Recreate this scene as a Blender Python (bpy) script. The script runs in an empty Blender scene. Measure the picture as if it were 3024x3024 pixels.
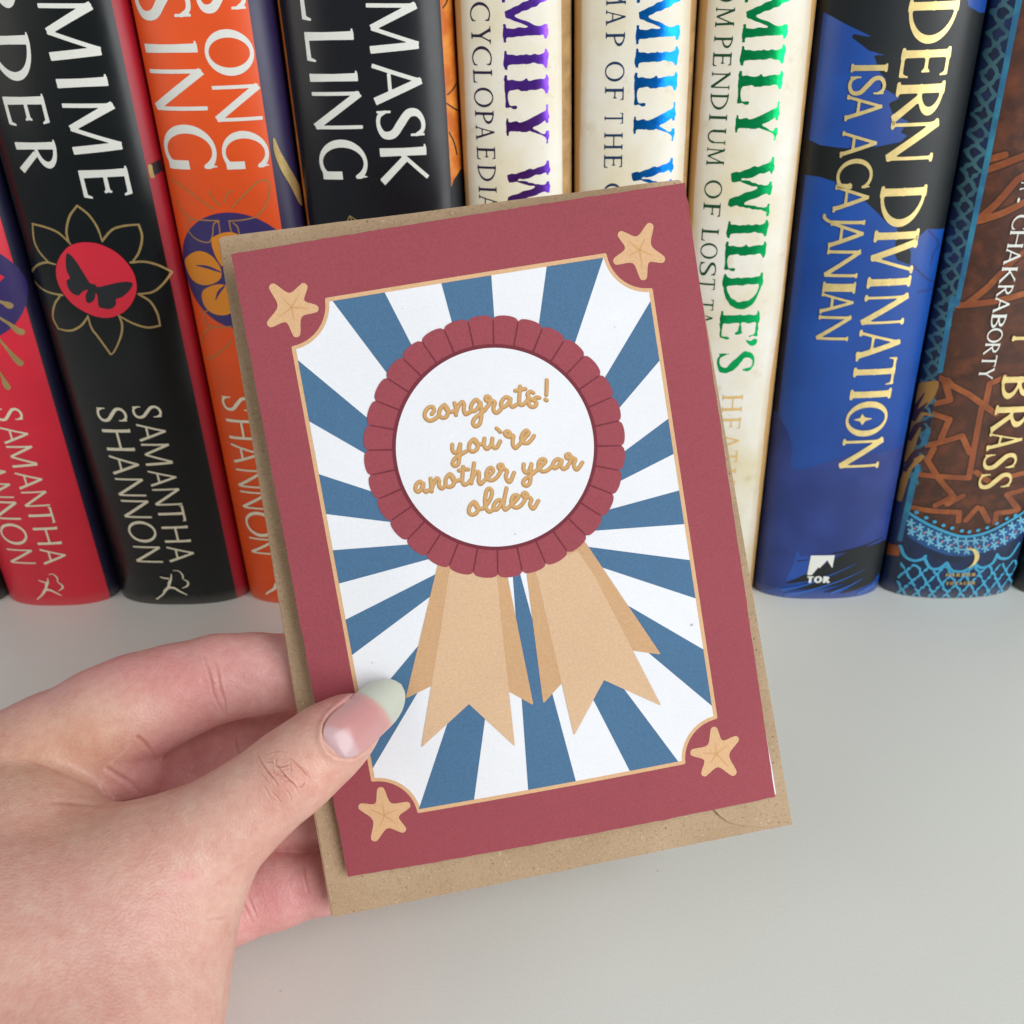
import bpy, bmesh, math, random
import numpy as np
from mathutils import Matrix, Vector

random.seed(4); RNG = np.random.default_rng(4)
S = bpy.context.scene
COL = S.collection
MM = 0.001

# ------------------------------------------------------------------ camera
# rows: shelf x axis, depth axis (towards the books), up, in camera axes
W = np.array([[0.99907786, 0.01257442, 0.04105253],
              [0.02867294, 0.51628189, -0.85593859],
              [-0.03195761, 0.85632639, 0.51544526]])
CAM = np.array([0., 0., 0.235])
FPX, CPX = 3000., 1512.
cam = bpy.data.cameras.new('camera')
cam.sensor_width = 36; cam.lens = 36 * FPX / 3024; cam.clip_start = 0.01; cam.clip_end = 20
cam.dof.use_dof = True; cam.dof.focus_distance = 0.242; cam.dof.aperture_fstop = 32
camo = bpy.data.objects.new('camera', cam); COL.objects.link(camo)
m = Matrix.Identity(4)
for i in range(3):
    for j in range(3): m[i][j] = W[i][j]
    m[i][3] = CAM[i]
camo.matrix_world = m
S.camera = camo

# ------------------------------------------------------------------ world, lamps, exposure
wd = bpy.data.worlds.new('World'); S.world = wd; wd.use_nodes = True
wd.node_tree.nodes['Background'].inputs[0].default_value = (0.92, 0.97, 1.0, 1)
wd.node_tree.nodes['Background'].inputs[1].default_value = 0.27
def area(name, loc, target, sx, sy, power, color):
    l = bpy.data.lights.new(name, 'AREA'); l.shape = 'RECTANGLE'; l.size = sx; l.size_y = sy
    l.energy = power; l.color = color
    o = bpy.data.objects.new(name, l); COL.objects.link(o); o.location = loc
    o.rotation_euler = (Vector(target) - Vector(loc)).to_track_quat('-Z', 'Y').to_euler()
    return o
area('window_light', (1.08, -0.74, 0.66), (0, 0.26, 0.12), 1.0, 1.75, 27.3, (0.975, 0.99, 1.0))
area('room_fill_light', (-1.3, -0.6, 1.0), (0, 0.28, 0.1), 1.2, 1.2, 6.5, (1.0, 0.92, 0.84))  # unseen warm fill added to lift the left side
S.view_settings.view_transform = 'Standard'; S.view_settings.look = 'None'
S.view_settings.exposure = 0; S.view_settings.gamma = 1; S.view_settings.use_curve_mapping = False
S.cycles.use_denoising = True

# ------------------------------------------------------------------ helpers
def lin(h, k=1.0):
    h = h.lstrip('#'); r = []
    for i in (0, 2, 4):
        c = int(h[i:i+2], 16) / 255
        r.append((c / 12.92 if c < .04045 else ((c + .055) / 1.055) ** 2.4) * k)
    return (*r, 1)

class NT:
    def __init__(s, name):
        s.m = bpy.data.materials.new(name); s.m.use_nodes = True; s.t = s.m.node_tree
        s.b = s.t.nodes['Principled BSDF']; s._tc = None
    def n(s, typ, **kw):
        x = s.t.nodes.new(typ)
        for k, v in kw.items(): setattr(x, k, v)
        return x
    def l(s, a, b): s.t.links.new(a, b)
    def tc(s):
        if s._tc is None: s._tc = s.n('ShaderNodeTexCoord')
        return s._tc.outputs['Object']
    def noise(s, scale, detail=3, rough=.5, vec=None):
        x = s.n('ShaderNodeTexNoise'); x.inputs['Scale'].default_value = scale
        x.inputs['Detail'].default_value = detail; x.inputs['Roughness'].default_value = rough
        s.l(vec if vec is not None else s.tc(), x.inputs['Vector']); return x.outputs['Fac']
    def ramp(s, fac, stops):
        x = s.n('ShaderNodeValToRGB'); e = x.color_ramp.elements
        e[0].position, e[0].color = stops[0][0], stops[0][1]; e[1].position, e[1].color = stops[-1][0], stops[-1][1]
        for p, c in stops[1:-1]:
            q = e.new(p); q.color = c
        s.l(fac, x.inputs[0]); return x.outputs[0]
    def mix(s, fac, a, b, mode='MIX'):
        x = s.n('ShaderNodeMix', data_type='RGBA', blend_type=mode)
        for sock, v in ((x.inputs[0], fac), (x.inputs[6], a), (x.inputs[7], b)):
            if hasattr(v, 'is_linked'): s.l(v, sock)
            else: sock.default_value = v
        return x.outputs[2]
    def bump(s, h, strength, dist):
        x = s.n('ShaderNodeBump'); x.inputs['Strength'].default_value = strength; x.inputs['Distance'].default_value = dist
        s.l(h, x.inputs['Height']); s.l(x.outputs[0], s.b.inputs['Normal'])
    def col(s, v):
        if hasattr(v, 'is_linked'): s.l(v, s.b.inputs['Base Color'])
        else: s.b.inputs['Base Color'].default_value = v
    def set(s, **kw):
        for k, v in kw.items(): s.b.inputs[k.replace('_', ' ')].default_value = v
        return s

def g(v): return (v, v, v, 1)

def paper(name, c, rough=.75, var=.10, grain=2200, bump=.15, spec=.25, big=35):
    """printed card: fine fibre grain and a very soft cloudiness"""
    t = NT(name)
    f = t.noise(grain, 2)
    q = t.noise(big, 2)
    a = t.ramp(f, [(.3, g(1 - var)), (.7, g(1 + var))])
    b = t.ramp(q, [(.3, g(.97)), (.7, g(1.03))])
    t.col(t.mix(1, t.mix(1, c, a, 'MULTIPLY'), b, 'MULTIPLY'))
    t.set(Roughness=rough); t.b.inputs['Specular IOR Level'].default_value = spec
    t.bump(f, bump, .00012)
    return t.m

def jacket(name, c, rough=.38, var=.06, spec=.5, blotch=None):
    t = NT(name)
    q = t.noise(60, 3)
    cc = t.mix(1, c, t.ramp(q, [(.3, g(1 - var)), (.7, g(1 + var))]), 'MULTIPLY')
    if blotch:
        cc = t.mix(t.ramp(t.noise(blotch[1], 4, .6), [(.45, g(0)), (.7, g(1))]), cc, blotch[0])
    sx = t.n('ShaderNodeSeparateXYZ'); t.l(t.tc(), sx.inputs[0])
    ma = t.n('ShaderNodeMath', operation='MULTIPLY_ADD'); t.l(t.noise(240, 4, .7), ma.inputs[0]); ma.inputs[1].default_value = -.0022; t.l(sx.outputs[2], ma.inputs[2])
    cc = t.mix(t.ramp(ma.outputs[0], [(-.0022 + .0012, g(.14)), (.0006, g(0))]), cc, lin('#b9b2a6'))
    t.col(cc)
    f = t.noise(900, 3)
    t.l(t.ramp(t.noise(38, 4, .65), [(.3, g(max(.05, rough - .05))), (.75, g(rough + .09))]), t.b.inputs['Roughness']); t.set(Metallic=0); t.b.inputs['Specular IOR Level'].default_value = spec
    t.bump(f, .08, .0001)
    return t.m

def foil(name, c, rough=.32, metal=.85):
    t = NT(name); q = t.noise(400, 2)
    t.col(t.mix(1, c, t.ramp(q, [(.3, g(.9)), (.7, g(1.08))]), 'MULTIPLY'))
    t.set(Roughness=rough, Metallic=metal); t.bump(q, .1, .0001)
    return t.m

def tag(o, label=None, cat=None, group=None, kind=None):
    if label: o['label'] = label
    if cat: o['category'] = cat
    if group: o['group'] = group
    if kind: o['kind'] = kind
    return o
def thing(name, loc, label, cat, group=None):
    o = bpy.data.objects.new(name, None); COL.objects.link(o); o.location = loc; o.empty_display_size = .02
    return tag(o, label, cat, group)
def mesh(name, verts, faces, mats, parent=None, mi=None, smooth=False, attrs=None):
    """verts in world metres; parent only has a location"""
    v = np.asarray(verts, float)
    if parent is not None: v = v - np.array(parent.location)
    me = bpy.data.meshes.new(name); me.from_pydata(v.tolist(), [], [list(map(int, f)) for f in faces])
    for k in (mats if isinstance(mats, (list, tuple)) else [mats]): me.materials.append(k)
    if mi is not None: me.polygons.foreach_set('material_index', np.asarray(mi, np.int32))
    if smooth: me.polygons.foreach_set('use_smooth', np.ones(len(me.polygons), bool))
    for k, a in (attrs or {}).items():
        a = np.asarray(a, np.float32)
        if a.ndim == 1: me.attributes.new(k, 'FLOAT', 'POINT').data.foreach_set('value', a)
        else: me.attributes.new(k, 'FLOAT_COLOR', 'POINT').data.foreach_set('color', a.ravel())
    me.update()
    o = bpy.data.objects.new(name, me); COL.objects.link(o)
    if parent is not None: o.parent = parent
    return o

# photo measurements -> rays
def ray(p):
    p = np.atleast_2d(np.asarray(p, float))
    d = np.stack([(p[:, 0] - CPX) / FPX, -(p[:, 1] - CPX) / FPX, -np.ones(len(p))], 1)
    return d @ W.T
def frame(ox, oy, s):
    return lambda *q: [(ox + a * s, oy + b * s) for a, b in q] if not np.isscalar(q[0]) else (ox + q[0] * s, oy + q[1] * s)
s9 = .46584
fA, fB, fC, fD = frame(0, 0, s9), frame(800, 0, s9), frame(1600, 0, s9), frame(2124, 0, s9)
fE, fG = frame(0, 900, s9), frame(2124, 900, s9)
fTL, fTR, fM3, fM4, fM5 = frame(600, 500, s9), frame(1400, 500, s9), frame(900, 1400, s9), frame(1500, 1700, s9), frame(900, 2100, .41408)
fP1, fP2, fP3, fP4 = frame(150, 550, .23292), frame(480, 500, .3209), frame(0, 600, .36232), frame(2600, 1100, .21946)
fP5, fP6, fP7, fP8 = frame(2550, 1400, .24534), frame(2200, 1550, .2588), frame(350, 1600, .2588), frame(0, 1600, .18116)
fP9, fP10 = frame(2550, 0, .24534), frame(2550, 450, .24534)
fT1, fT2 = frame(1200, 1080, .28986), frame(1200, 1320, .28986)

# 2-D signed fields -> polygons
def contour(F, xs, ys):
    """filled region F<0 on a grid (F[i,j] at xs[i], ys[j]) -> verts, faces"""
    nx, ny = F.shape
    ins = F < 0
    V = []; Fc = []; key = {}
    def cv(i, j):
        k = (i, j)
        if k not in key: key[k] = len(V); V.append((xs[i], ys[j]))
        return key[k]
    def ev(i, j, a, b):
        k = (i, j, a, b) if (i, j) < (a, b) else (a, b, i, j)
        if k not in key:
            t = F[i, j] / (F[i, j] - F[a, b]); key[k] = len(V)
            V.append((xs[i] + (xs[a] - xs[i]) * t, ys[j] + (ys[b] - ys[j]) * t))
        return key[k]
    cnt = ins[:-1, :-1].astype(int) + ins[1:, :-1] + ins[1:, 1:] + ins[:-1, 1:]
    for i, j in zip(*np.nonzero(cnt)):
        c = ((i, j), (i + 1, j), (i + 1, j + 1), (i, j + 1))
        if cnt[i, j] == 4:
            Fc.append([cv(*q) for q in c]); continue
        poly = []
        for k in range(4):
            a, b = c[k], c[(k + 1) % 4]
            if ins[a]: poly.append(cv(*a))
            if ins[a] != ins[b]: poly.append(ev(*a, *b))
        if len(poly) > 2: Fc.append(poly)
    return np.array(V).reshape(-1, 2), Fc
def smin(a, b, k):
    if k <= 0: return np.minimum(a, b)
    h = np.clip(.5 + .5 * (b - a) / k, 0, 1)
    return b * (1 - h) + a * h - k * h * (1 - h)
def f_seg(X, Y, x0, y0, x1, y1, w0, w1=None):
    w1 = w0 if w1 is None else w1
    L = math.hypot(x1 - x0, y1 - y0) + 1e-9; ux, uy = (x1 - x0) / L, (y1 - y0) / L
    al = (X - x0) * ux + (Y - y0) * uy; pe = np.abs(-(X - x0) * uy + (Y - y0) * ux)
    w = w0 + (w1 - w0) * np.clip(al / L, 0, 1)
    return np.maximum(np.maximum(pe - w / 2, -al), al - L)
def f_rseg(X, Y, x0, y0, x1, y1, r0, r1):
    L2 = (x1 - x0) ** 2 + (y1 - y0) ** 2 + 1e-12
    t = np.clip(((X - x0) * (x1 - x0) + (Y - y0) * (y1 - y0)) / L2, 0, 1)
    return np.hypot(X - x0 - t * (x1 - x0), Y - y0 - t * (y1 - y0)) - (r0 + (r1 - r0) * t)
def spline(P, n=6):
    P = np.asarray(P, float)
    if len(P) < 3: return P
    closed = np.allclose(P[0], P[-1])
    Q = np.vstack([P[-2] if closed else 2 * P[0] - P[1], P, P[1] if closed else 2 * P[-1] - P[-2]])
    out = []
    for i in range(1, len(Q) - 2):
        for t in np.arange(n) / n:
            a, b, c, d = Q[i - 1], Q[i], Q[i + 1], Q[i + 2]
            out.append(.5 * (2 * b + (c - a) * t + (2 * a - 5 * b + 4 * c - d) * t * t + (3 * b - a - 3 * c + d) * t ** 3))
    out.append(P[-1])
    return np.array(out)
def f_curve(X, Y, P, w, n=6):
    """round brush along a smooth curve; w scalar or per-point widths"""
    P = np.asarray(P, float)
    w = np.full(len(P), w, float) if np.isscalar(w) else np.asarray(w, float)
    Q = spline(np.column_stack([P, w]), n) if n > 1 else np.column_stack([P, w])
    F = np.full(X.shape, 1e3)
    for a, b in zip(Q[:-1], Q[1:]):
        F = np.minimum(F, f_rseg(X, Y, a[0], a[1], b[0], b[1], max(a[2], .001) / 2, max(b[2], .001) / 2))
    return F
def f_poly(X, Y, P):
    P = np.asarray(P, float); D = np.full(X.shape, 1e3); c = np.zeros(X.shape, bool)
    for a, b in zip(P, np.roll(P, -1, 0)):
        D = np.minimum(D, f_rseg(X, Y, a[0], a[1], b[0], b[1], 0, 0))
        if a[1] != b[1]:
            c ^= ((a[1] > Y) != (b[1] > Y)) & (X < (b[0] - a[0]) * (Y - a[1]) / (b[1] - a[1]) + a[0])
    return np.where(c, -D, D)
def f_ell(X, Y, cx, cy, rx, ry):
    return (np.sqrt(((X - cx) / rx) ** 2 + ((Y - cy) / ry) ** 2) - 1) * min(rx, ry)
def field_mesh(fn, x0, x1, y0, y1, cell):
    xs = np.arange(x0, x1 + cell, cell); ys = np.arange(y0, y1 + cell, cell)
    X, Y = np.meshgrid(xs, ys, indexing='ij')
    return contour(fn(X, Y), xs, ys)

# ------------------------------------------------------------------ lettering: capitals drawn as strokes
class Pen:
    """one capital: union of strokes in a box of height 1"""
    def __init__(s, X, Y, st): s.X, s.Y, s.st, s.F = X, Y, st, np.full(X.shape, 1e3)
    def add(s, f): s.F = smin(s.F, f, s.st['k'])
    def seg(s, *a): s.add(f_seg(s.X, s.Y, *a))
    def curve(s, P, w): s.add(f_curve(s.X, s.Y, P, w))
    def foot(s, x, y, l=None, r=None, w=None):
        """serif at (x,y): y=0 or 1"""
        st = s.st; L = st['s']
        if L <= 0: return
        l = L if l is None else l; r = L if r is None else r
        w = st['T'] if w is None else w; h = st['h']
        yy = h / 2 if y < .5 else 1 - h / 2
        s.seg(x - w / 2 - l, yy, x + w / 2 + r, yy, h)
    def stem(s, x, w=None, top='b', bot='b', y0=0, y1=1):
        st = s.st; w = st['T'] if w is None else w; fl = st.get('flare', 0) * w
        s.seg(x, y0, x, (y0 + y1) / 2, w + fl, w); s.seg(x, (y0 + y1) / 2, x, y1, w, w + fl)
        L = st['s']
        if st.get('flag') and top: s.seg(x - w / 2 - st['flag'], 1 - .028, x, 1 - .028, .03, .056)
        for y, k in ((1, top), (0, bot)):
            if k == 'b': s.foot(x, y, w=w)
            elif k == 'l': s.foot(x, y, r=0, w=w)
            elif k == 'r': s.foot(x, y, l=0, w=w)
    def arm(s, y, x0, x1, up=0, dn=0):
        t = s.st['t']; s.seg(x0, y, x1, y, t, t * 1.15)
        if s.st['beak'] > 0:
            b = s.st['beak']
            if up: s.seg(x1 - t * .4, y, x1 + t * .15, y + b * up, t * 1.0, t * .5)
            if dn: s.seg(x1 - t * .4, y, x1 + t * .15, y - b * dn, t * 1.0, t * .5)
    def ring(s, cx, cy, rx, ry, T=None, t=None, clip=None):
        T = s.st['T'] if T is None else T; t = s.st['t'] if t is None else t
        X, Y = s.X, s.Y
        f = np.maximum(f_ell(X, Y, cx, cy, rx, ry), -f_ell(X, Y, cx, cy, rx - T, ry - t))
        if clip is not None: f = np.maximum(f, clip(X, Y))
        s.add(f)
WID = dict(A=.80, B=.60, C=.78, D=.80, E=.56, F=.52, G=.84, H=.80, I=.2, J=.34, K=.74, L=.54, M=1.0, N=.86,
           O=.92, P=.56, R=.70, S=.54, T=.68, U=.76, V=.78, W=1.12, Y=.74)
def glyph(p, ch):
    st = p.st; T, t, h = st['T'], st['t'], st['h']; e = st['s']; w = WID.get(ch, .5); L = T / 2 + e; R = w - T / 2 - e
    if ch == 'I': p.stem(w / 2)
    elif ch == 'A':
        p.seg(.04 + e, 0, w / 2 - .03, 1, t); p.seg(w / 2 - .03 - T * .1, 1, w - T / 2 - e * .8, 0, T * .9, T)
        p.seg(.2, .34, w - .2, .34, t * .95)
        p.foot(.05 + e, 0, w=t); p.foot(w - T / 2 - e * .8, 0)
    elif ch == 'V':
        p.seg(T / 2 + e * .8, 1, w / 2 + .03, 0, T, T * .9); p.seg(w - .04 - e, 1, w / 2 + .02, 0, t)
        p.foot(T / 2 + e * .8, 1); p.foot(w - .05 - e, 1, w=t)
    elif ch == 'B':
        p.stem(L, top='l', bot='l'); b = L
        p.ring(b, .745, w - .06 - b, .255, clip=lambda X, Y: b - X); p.ring(b, .265, w - b, .265, clip=lambda X, Y: b - X)
    elif ch == 'D':
        p.stem(L, top='l', bot='l'); p.ring(L, .5, w - L, .5, T * 1.05, clip=lambda X, Y: L - X)
    elif ch in 'CG':
        c = .47
        p.ring(c, .5, c, .52, T * 1.05, clip=lambda X, Y: np.maximum(X - w * .95, np.minimum(X - c - .1, .27 - np.abs(Y - .5))))
        if st['beak'] > 0: p.seg(w - .08, .99, w - .08, .745, t * .3, t * .75)
        if ch == 'C' and st['beak'] > 0: p.seg(w - .07, .12, w - .05, .26, t * .7, t * .5)
        if ch == 'G':
            p.seg(w - T * .75, .03, w - T * .75, .46, T * 1.1)
            if e > 0: p.seg(w - T * 1.25 - e, .42 - h / 2, w - T * .25 + e * .4, .42 - h / 2, h)
    elif ch in 'EF':
        p.stem(L, top='l', bot='l' if ch == 'E' else 'b')
        p.arm(1 - t / 2, L, w - .03, dn=1)
        p.arm(.53, L, w * .82, up=.7, dn=.7)
        if ch == 'E': p.arm(t / 2, L, w, up=1.25)
    elif ch == 'H':
        p.stem(L); p.stem(R); p.seg(L, .52, R, .52, t)
    elif ch == 'J':
        x = w - L; p.stem(x, bot='', y0=.05); p.curve([(x, .15), (x - .02, -.05), (x - .14, -.2), (x - .26, -.22)], [T, T * .9, t * 1.2, t * .9])
    elif ch == 'K':
        p.stem(L); p.seg(w - .14, 1, L, .42, t); p.seg(L + .12, .55, w - T * .5, 0, T * .9, T); p.foot(w - .14, 1, w=t); p.foot(w - T * .5, 0, w=T, r=e * .4)
    elif ch == 'L':
        p.stem(L, bot='l'); p.arm(t / 2, L, w, up=1.25)
    elif ch == 'M':
        p.seg(.06 + e, 0, .1 + e, 1, t, t); p.seg(.09 + e, 1, w / 2, .06, T, T * .85); p.seg(w - .1 - T * .4, 1, w / 2, .06, t)
        p.seg(w - T / 2 - e * .9, 0, w - .06 - T / 2 - e * .7, 1, T)
        p.foot(.06 + e, 0, w=t); p.foot(w - T / 2 - e * .9, 0)
        p.foot(.08 + e, 1, w=t, r=0); p.foot(w - .06 - T / 2 - e * .7, 1, l=0)
    elif ch == 'N':
        p.seg(.06 + e, 0, .06 + e, 1, t); p.seg(.06 + e * .6, 1, w - .08 - e, .0, T); p.seg(w - .07 - e, .0, w - .07 - e, 1, t)
        p.foot(.06 + e, 0, w=t); p.foot(w - .07 - e, 1, w=t); p.foot(.06 + e, 1, w=t, r=0)
    elif ch == 'O': p.ring(w / 2, .5, w / 2, .52, T * 1.08)
    elif ch in 'PR':
        p.stem(L, top='l'); b = L; cy = .73 if ch == 'R' else .71
        p.ring(b, cy, (w if ch == 'P' else w - .12) - b, 1 - cy, clip=lambda X, Y: b - X)
        if ch == 'R':
            p.seg(b + .16, .48, w - T * .45, 0, T * .85, T); p.foot(w - T * .45, 0, l=0, r=e * .5)
    elif ch == 'S':
        p.curve([(w - .07, .82), (w * .72, .955), (w * .42, .97), (w * .16, .86), (w * .17, .68), (w * .5, .5), (w * .82, .33), (w * .84, .13), (w * .56, .03), (w * .24, .05), (.05, .19)],
                [t * .7, t, t * 1.1, T * .85, T * 1.02, T * 1.1, T * 1.02, T * .85, t * 1.1, t, t * .7])
        if st['beak'] > 0:
            p.seg(w - .07, .99, w - .07, .70, t * .5, t * .55); p.seg(.05, .01, .05, .31, t * .5, t * .55)
    elif ch == 'T':
        p.stem(w / 2, top=''); p.seg(.02, 1 - t / 2, w - .02, 1 - t / 2, t)
        if st['beak'] > 0:
            p.seg(.03, 1, .0, 1 - st['beak'] - t, t * .9, t * .4); p.seg(w - .03, 1, w, 1 - st['beak'] - t, t * .9, t * .4)
    elif ch == 'U':
        p.seg(L, .3, L, 1, T); p.seg(w - L + (T - t) / 2, .3, w - L + (T - t) / 2, 1, t); p.foot(L, 1); p.foot(w - L + (T - t) / 2, 1, w=t)
        x1 = L - T / 2; x2 = w - L + (T - t) / 2 + t / 2; c = (x1 + x2) / 2
        p.ring(c, .33, (x2 - x1) / 2, .35, T * .85, t * 1.2, clip=lambda X, Y: Y - .33)
    elif ch == 'W':
        q = w / 4
        p.seg(T / 2 + e * .8, 1, q * 1.25, 0, T); p.seg(q * 2.1, .98, q * 1.25, 0, t); p.seg(q * 2.0, .98, q * 2.95, 0, T); p.seg(w - .05 - e, 1, q * 2.95, 0, t)
        p.foot(T / 2 + e * .8, 1); p.foot(q * 2.05, 1, w=t); p.foot(w - .05 - e, 1, w=t)
    elif ch == 'Y':
        p.seg(T / 2 + e * .8, 1, w / 2, .44, T); p.seg(w - .06 - e, 1, w / 2, .44, t); p.stem(w / 2, top='', y1=.5); p.foot(T / 2 + e * .8, 1); p.foot(w - .06 - e, 1, w=t)
    elif ch == "'": p.curve([(.25, .95), (.3, .88), (.22, .74)], [.17, .16, .04])
    elif ch == '.': p.curve([(.2, .07), (.22, .07)], .15)
FLARE = dict(T=.150, t=.080, s=0, h=.06, k=.012, beak=.11, flare=.10, flag=.055)
LIGHT = dict(T=.105, t=.08, s=0, h=.05, k=.01, beak=.05, flare=.10, flag=.03)
ANTIQ = dict(T=.165, t=.06, s=.085, h=.055, k=.055, beak=.18, flare=.06, rough=.010)
SMALL = dict(T=.115, t=.058, s=.075, h=.045, k=.03, beak=.14, flare=.0)
FRIZ = dict(T=.145, t=.065, s=.05, h=.055, k=.045, beak=.12, flare=.04)
FRIZL = dict(T=.12, t=.085, s=.03, h=.06, k=.02, beak=.08, flare=.05)
SANS = dict(T=.27, t=.22, s=0, h=.1, k=0, beak=0, flare=0)
PLAIN = dict(T=.125, t=.075, s=.035, h=.05, k=.02, beak=.08, flare=.06)
_gc = {}
def glyph_poly(ch, st, n):
    k = (ch, id(st), n)
    if k not in _gc:
        w = WID.get(ch, .5); c = 1. / n
        xs = np.arange(-.14, w + .14 + c, c); ys = np.arange(-.26 if ch == 'J' else -.07, 1.07 + c, c)
        X, Y = np.meshgrid(xs, ys, indexing='ij'); p = Pen(X, Y, st); glyph(p, ch)
        F = p.F
        if st.get('rough'):
            r = np.random.default_rng(ord(ch))
            for q in range(10):
                a, b, f = r.uniform(-1, 1), r.uniform(-1, 1), r.uniform(18, 45)
                F = F + st['rough'] * .33 * np.sin(f * (a * X + b * Y) + r.uniform(0, 6))
        V, Fc = contour(F, xs, ys)
        lo, hi = V[:, 0].min(), V[:, 0].max()
        V[:, 0] = (V[:, 0] - lo) / (hi - lo)
        _gc[k] = (V, Fc)
    return _gc[k]

# ------------------------------------------------------------------ shelf
def box(name, x0, x1, y0, y1, z0, z1, mat, parent=None):
    v = [(x, y, z) for x in (x0, x1) for y in (y0, y1) for z in (z0, z1)]
    f = [(0, 1, 3, 2), (4, 6, 7, 5), (0, 4, 5, 1), (2, 3, 7, 6), (0, 2, 6, 4), (1, 5, 7, 3)]
    return mesh(name, v, f, mat, parent)
t = NT('white_laminate')
q = t.noise(9, 3); f = t.noise(1500, 2)
t.col(t.mix(1, t.mix(t.ramp(q, [(.35, g(0)), (.65, g(1))]), lin('#e6e8e1'), lin('#eaece6')), t.ramp(f, [(.3, g(.975)), (.7, g(1.025))]), 'MULTIPLY'))
vo = t.n('ShaderNodeTexVoronoi'); vo.inputs['Scale'].default_value = 48; t.l(t.tc(), vo.inputs['Vector'])
t.col(t.mix(t.ramp(vo.outputs['Distance'], [(.012, g(.35)), (.022, g(0))]), t.b.inputs['Base Color'].links[0].from_socket, lin('#8f8d86')))
t.l(t.ramp(t.noise(22, 5, .7), [(.3, g(.36)), (.7, g(.5))]), t.b.inputs['Roughness']); t.b.inputs['Specular IOR Level'].default_value = .4; t.bump(t.noise(700, 3), .05, .0002)
SHELF_M = t.m
o = box('shelf', -.75, .75, -.02, .52, -.022, 0, SHELF_M); tag(o, kind='structure')
o = box('wall', -.75, .75, .5205, .54, -.022, .42, SHELF_M); tag(o, kind='structure')

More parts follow.
